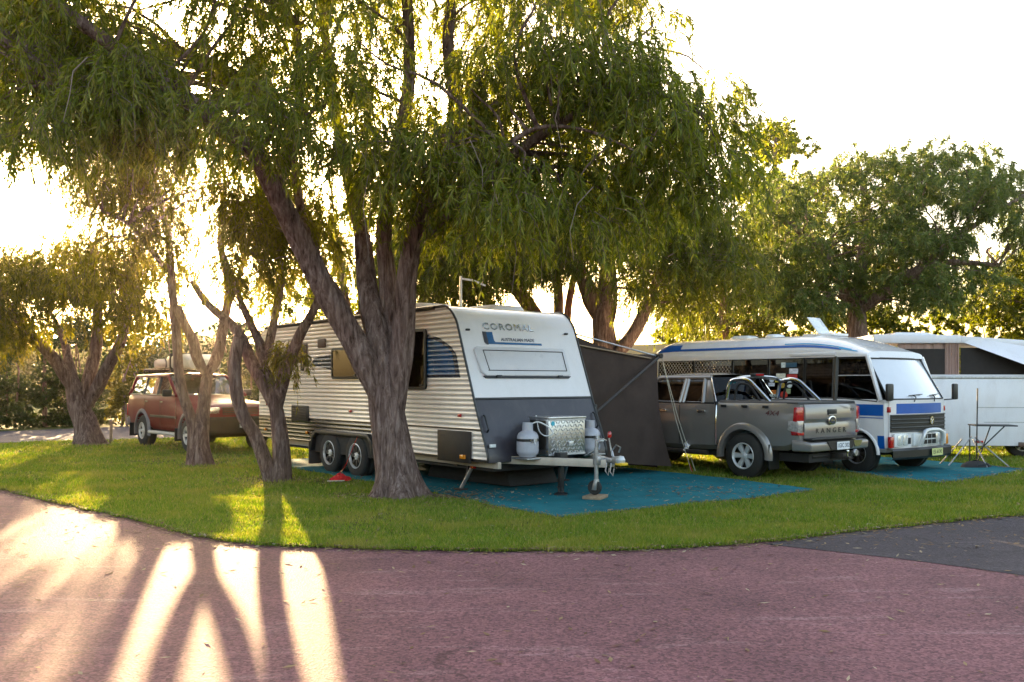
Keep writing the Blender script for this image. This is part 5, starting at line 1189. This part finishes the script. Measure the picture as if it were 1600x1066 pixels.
# nose
NZ = [.47,.72,.74,1.06,1.08,1.27]
def nx(u): return .012+.10*sin(pi*u)
def nose_band(name, z0, z1, mat, w=.93, off=0):
    rows = [[(nx(k/12)+off, -w+2*w*k/12, z0+(z1-z0)*i/2) for k in range(13)] for i in range(3)]; return MB().grid(rows).build(name, mat, bus)
nose_band('nose_shell', .42, 1.33, M_['buswhite'], .945)
nose_band('nose_blue', 1.085, 1.265, M_['busblue'], .90, .006)
gl_ = part('grille', bus)
MB().grid([[(nx(k/12)+.012, -.93+1.86*k/12, z) for k in range(13)] for z in (.76, 1.07)]).build('grille_back', M_['black'], gl_)
for z in (.775,.845,.92,.985,1.06): MB().tube([(nx(k/12)+.02, -.92+1.84*k/12, z) for k in range(13)], .013, 6).build('grille_bar', M_['trim'], gl_)
MB().lathe([(.055,0),(.068,0),(.068,.014),(.055,.014),(.055,0)], 20, frame((nx(.62)+.03,.25,.955),(0,1,0),(0,0,1)) @ Matrix.Diagonal((.9,1.1,1,1))).tube([(nx(.62)+.04,.20,.975),(nx(.62)+.04,.25,.945),(nx(.62)+.04,.30,.975)], .010, 5).build('emblem', M_['chrome'], gl_)
for sd in (-1, 1):
    hl = part('headlight', bus, (nx(.14)+.005, sd*.62, .62))
    MB().box((.0,0,0), (.05,.52,.24)).build('bezel', M_['white'], hl, .015)
    for y in (-.12,.06): MB().prism(rrect(.15,.19,.04,4,y*1,0), .02, .045, 'yz').build('lamp', M_['lens_clear'], hl, .008)
    MB().box((.02,-sd*.19,-.02), (.03,.11,.11)).build('air_slot', M_['black'], hl)
    MB().box((-.02,sd*.31,-.03), (.07,.10,.20)).build('indicator', M_['lens_amber'] if sd > 0 else M_['lens_red'], hl, .015)
    MB().box((.0,sd*.93,1.16), (.05,.06,.10)).build('side_repeater', M_['lens_red'], bus, .01)
MB().box((nx(.5)+.0,0,.62), (.06,.72,.22)).build('nose_centre', M_['white'], bus, .01)
for k in range(3):
    for j in range(2): MB().box((nx(.5)+.032,.02+.15*k,.57+.10*j), (.012,.12,.075)).build('air_slot', M_['black'], bus)
MB().tube(smooth_path([(nx(.5)+.10,-.26,.50),(nx(.5)+.14,-.22,.70),(nx(.5)+.13,-.10,.78),(nx(.5)+.13,.30,.78),(nx(.5)+.14,.42,.70),(nx(.5)+.10,.46,.50)], 4), .038, 10).build('nudge_bar', M_['alloy'], bus)
rows = [[(nx(k/12)*.8+o, -1.0+2.0*k/12, z) for k in range(13)] for o, z in ((-.1,.27),(.08,.28),(.11,.32),(.11,.44),(.08,.475),(-.1,.48))]
MB().grid(rows).build('front_bumper', M_['trim'], bus)
plate(bus, frame((.23,.28,.385),(0,1,0),(0,0,1)), 'ES 61XI', pmat('plate_yellow',(.62,.62,.25),.4), pmat('plate_black',(.02,.02,.02),.5))
for sd, yy in ((-1,-1.08),(1,1.16)):
    mr = part('mirror', bus); MB().tube([(.02,sd*.93,1.32),(.12,sd*(abs(yy)-.02),1.33),(.12,yy,1.42)], .012, 6).build('arm', M_['black'], mr)
    MB().box((.10,yy,1.47), (.06,.20 if sd < 0 else .17,.30)).build('housing', M_['black'], mr, .025)
MB().box((-2.8,0,.42), (5.3,1.6,.14)).build('underbody', M_['interior'], bus)
for y in (-.45,.45): seat(bus, -.85, y, 1.2)
# travel stickers on the dark side window
rnd = random.Random(4)
SK = [(-2.02,1.98,.26,.09,(.03,.10,.16)),(-2.20,1.98,.10,.10,(.7,.75,.72)),(-1.96,1.86,.20,.10,(.70,.70,.78)),(-1.99,1.75,.24,.09,(.55,.04,.04)),(-2.25,1.77,.22,.09,(.75,.73,.62)),(-2.28,1.68,.20,.07,(.62,.52,.06)),(-2.46,1.70,.12,.12,(.62,.66,.74)),(-2.46,1.60,.15,.07,(.66,.70,.78)),(-2.22,1.58,.15,.10,(.45,.30,.05)),(-2.04,1.60,.12,.13,(.65,.70,.70)),(-2.38,1.45,.20,.08,(.60,.18,.03)),(-2.38,1.38,.24,.06,(.60,.68,.66)),(-2.16,1.40,.17,.13,(.60,.05,.03)),(-2.06,1.47,.10,.10,(.3,.38,.2))]
for i, (x, z, w, hh, c) in enumerate(SK):
    v = (z-1.34)/.78; p = Vector(wb_(x, v, -1)); Mx = frame(p+Vector((0,-.012,0)), (1,0,0), (0,.064,1))
    o = MB(); sh = rrect(w, hh, min(w, hh)*.48, 4) if i in (6,8,9,12) else rrect(w, hh, .008, 1)
    st_ = o.prism(sh, 0, .003, 'xy').build('sticker', pmat('sticker', c, .4, var=.3, vs=18), bus); st_.matrix_local = Mx
# ------------------------------------------------------------------ folding table at the bus nose
ft = thing('folding_table', 'small black folding camp table beside the nose of the bus', 'table', (8.98,17.75,.03), R(-10))
MB().box((.35,0,.78), (.75,.5,.025)).build('tray', M_['black'], ft, .006)
for a, b in (((.0,-.2,.0),(.02,-.2,1.5)),((.0,-.2,.25),(.5,-.2,.77)),((.0,.2,.0),(.0,.2,.78)),((.0,-.2,.02),(.25,-.2,.77))): MB().tube([a,b], .012, 6).build('strut', M_['black'], ft)
for a, b in (((0,-.1,.55),(.55,-.3,0)),((0,.1,.55),(-.5,-.2,0)),((0,0,.5),(.1,-.5,0)),((-.2,.0,.5),(-.55,.2,0))): MB().tube([a,b], .013, 6).build('leg', M_['galv'], ft)
fb = thing('dark_bag', 'flat dark bag lying on the blue mat under the table legs', 'bag', (8.85,17.4,.034), R(20))
rows = [[(.34*cos(2*pi*k/16)*(1-i/5)**.6*(1+.1*sin(5*k)), .2*sin(2*pi*k/16)*(1-i/5)**.6, .12*(i/5)**.6+.01*sin(k*3)*(i % 2)) for k in range(17)] for i in range(6)]
MB().grid(rows).build('bag_body', M_['interior'], fb); MB().tube([(-.15,-.18,.04),(0,-.26,.08),(.15,-.18,.04)], .012, 5).build('bag_handle', M_['black'], fb)
# ------------------------------------------------------------------ white camper trailer
M_['campwhite'] = pmat('camper_white', (.78,.755,.775), .45, coat=.2, var=.04, vs=1.5, dirt=(.45,.36,.32), dirt_amt=.3)
M_['pinkcanvas'] = pmat('pink_canvas', (.40,.26,.21), .85, var=.12, vs=4, bmp=.2, bs=200)
M_['darkmesh'] = pmat('dark_screen', (.022,.016,.013), .8, var=.2)
CY = 19.7
ct = thing('camper_trailer', 'white pop-top camper trailer with pink canvas sides at the right edge', 'trailer', (10.6,CY,0), R(-4))
def cbx(name, c, d, mat, bv=.01): return MB().box(c, d).build(name, mat, ct, bv)
cbx('lower_panel', (-.85,.0,1.02), (2.63,.06,1.50), M_['campwhite']); cbx('lower_panel', (2.25,.0,1.02), (3.54,.06,1.52), M_['campwhite'])
cbx('panel_seam', (.472,-.034,1.02), (.025,.012,1.48), M_['galv'], 0)
for z, x0, x1 in ((1.10,-.55,.45),(.78,-.4,.45)): cbx('door_edge', ((x0+x1)/2,-.033,z), (x1-x0,.008,.012), M_['galv'], 0)
cbx('end_wall', (-2.13,1.0,1.02), (.06,2.0,1.50), M_['campwhite']); cbx('top_ledge', (.9,.95,1.79), (6.1,1.95,.04), M_['campwhite'])
cbx('underside', (.9,1.0,.30), (5.8,1.8,.06), M_['interior'], 0)
for k, x in enumerate((.38,)): MB().box((x,-.04,.30), (.12,.05,.10)).build('corner_casting', M_['brown'], ct, .01)
for x in (-1.9,-.5): MB().box((x,-.045,.36), (.16,.03,.05)).build('reflector', M_['lens_red'], ct, .006)
ht = part('side_hatch', ct, (.95,-.035,.62)); MB().box((0,0,0), (.62,.02,.42)).build('door', M_['campwhite'], ht, .012); MB().box((0,-.016,.14), (.10,.02,.03)).build('latch', M_['black'], ht, .004)
MB().box((.9,-.034,1.745), (6.0,.012,.05)).build('top_trim', M_['galv'], ct, .004)
# pop-top: canvas walls, dark window, roof lid
for (x0, x1, nm) in ((-2.1,-.85,'canvas'),): pass
rows = [[(-2.10+1.30*k/40, .30+.012*sin(k*.9)+.008*sin(k*2.3), z) for k in range(41)] for z in (1.80,2.15,2.52)]; MB().grid(rows).build('canvas_wall', M_['pinkcanvas'], ct)
MB().box((-1.66,.26,2.10), (1.10,.02,.56)).build('canvas_window', M_['darkmesh'], ct)
rows = [[(-1.10+.30*k/24, .265+.018*sin(k*1.3)+.008*sin(k*3.1), z) for k in range(25)] for z in (1.80,2.1,2.40,2.50)]; MB().grid(rows).build('canvas_fold', M_['pinkcanvas'], ct)
rows = [[(-.80, .28+1.6*k/20, z+.01*sin(k)) for k in range(21)] for z in (1.80,2.52)]; MB().grid(rows).build('canvas_end', M_['darkmesh'], ct)
rl_ = part('roof_lid', ct, (-1.55,1.15,2.50))
MB().hexa([(-1.1,-.95,0),(.78,-.95,0),(.78,.95,0),(-1.1,.95,0),(-1.1,-.95,.20),(.78,-.95,.18),(.78,.95,.18),(-1.1,.95,.2)]).build('lid', M_['campwhite'], rl_, .03)
MB().hexa([(-.6,-.6,.19),(.5,-.6,.18),(.5,.5,.18),(-.6,.5,.19),(-.45,-.5,.27),(.2,-.5,.26),(.2,.4,.26),(-.45,.4,.27)]).build('roof_vent', M_['white'], rl_, .02)
for z, xx in ((2.58,-.1),): MB().hexa([(-.78,.20,2.50),(.75,.30,2.42),(.75,1.9,2.42),(-.78,1.9,2.50),(-.78,.20,2.66),(.70,.30,2.56),(.70,1.9,2.56),(-.78,1.9,2.66)]).build('roof_extension', M_['campwhite'], ct, .02)
# awning of the trailer: white fly sloping down to the right over dark screen walls
rows = []
for i in range(13):
    u = i/12; row = []
    for k in range(7):
        v = k/6; x = -.78+4.2*u; q = (x+.78)/1.27; zt = 2.60-.16*q+.03*sin(q*3); zb = max(1.84, 2.54-.58*q); y = .22-.5*min(q, 1)*v; z = zt+(zb-zt)*v-.05*sin(pi*v); row.append((x, y, z))
    rows.append(row)
MB().grid(rows).build('awning_fly', M_['campwhite'], ct)
rows = [[(-.78+4.3*u, .24, z0) for u in np.linspace(0,1,12)] for z0 in (1.80, 2.40)]; MB().grid(rows).build('awning_screen', M_['darkmesh'], ct)
wheel(ct, (.55,.35,.33), .33, .2, .19, -1, 6, M_['white'], M_['white'], M_['white'], sw=.16)
wheel(ct, (2.55,.35,.33), .33, .2, .19, -1, 6, M_['white'], M_['white'], M_['white'], sw=.16) if False else None
# ------------------------------------------------------------------ pale tent roof behind the awning, marker stake
tn = thing('tent', 'pale yellow tent roof showing between the awning and the bus', 'tent', (4.9,26.5,0), R(-20))
MB().add([(-2.0,-1.2,1.7),(2.0,-1.2,1.7),(2.0,1.2,1.7),(-2.0,1.2,1.7),(-1.7,0,2.75),(1.7,0,2.75)], [(0,1,5,4),(2,3,4,5),(1,2,5),(3,0,4)]).build('tent_roof', pmat('cream_canvas',(.55,.47,.28),.85,var=.1), tn)
MB().add([(-2.0,-1.2,0),(2.0,-1.2,0),(2.0,1.2,0),(-2.0,1.2,0),(-2.0,-1.2,1.7),(2.0,-1.2,1.7),(2.0,1.2,1.7),(-2.0,1.2,1.7)], [(0,1,5,4),(1,2,6,5),(2,3,7,6),(3,0,4,7)]).build('tent_wall', pmat('tan_canvas',(.34,.27,.18),.9), tn)
sk = thing('marker_stake', 'thin grey timber stake in the grass beside the leaning tree', 'stake', (-10.88,24.73,0), .2)
MB().hexa([(-.035,-.03,-.05),(.035,-.03,-.05),(.035,.03,-.05),(-.035,.03,-.05),(-.03,-.025,.62),(.03,-.025,.62),(.03,.025,.64),(-.03,.025,.64)]).build('post', pmat('weathered_timber',(.30,.25,.20),.9,var=.25,vs=25), sk, .006)
MB().box((0,-.03,.60), (.05,.02,.05)).build('tap_number_tag', M_['galv'], sk, .004)
# ------------------------------------------------------------------ sunlit haze volume, added for the glow round the sun
hm = bpy.data.materials.new('sun_glow_haze'); hm.use_nodes = True; nt = hm.node_tree; nt.nodes.clear()
pv = nt.nodes.new('ShaderNodeVolumePrincipled'); ho = nt.nodes.new('ShaderNodeOutputMaterial'); nt.links.new(pv.outputs[0], ho.inputs['Volume'])
pv.inputs['Color'].default_value = (1, .90, .76, 1); pv.inputs['Density'].default_value = .0002; pv.inputs['Anisotropy'].default_value = .93
hz = MB().box((0,120,6.75), (540,420,15.5)).build('glow_haze', hm, flat=True); tag(hz, kind='stuff')
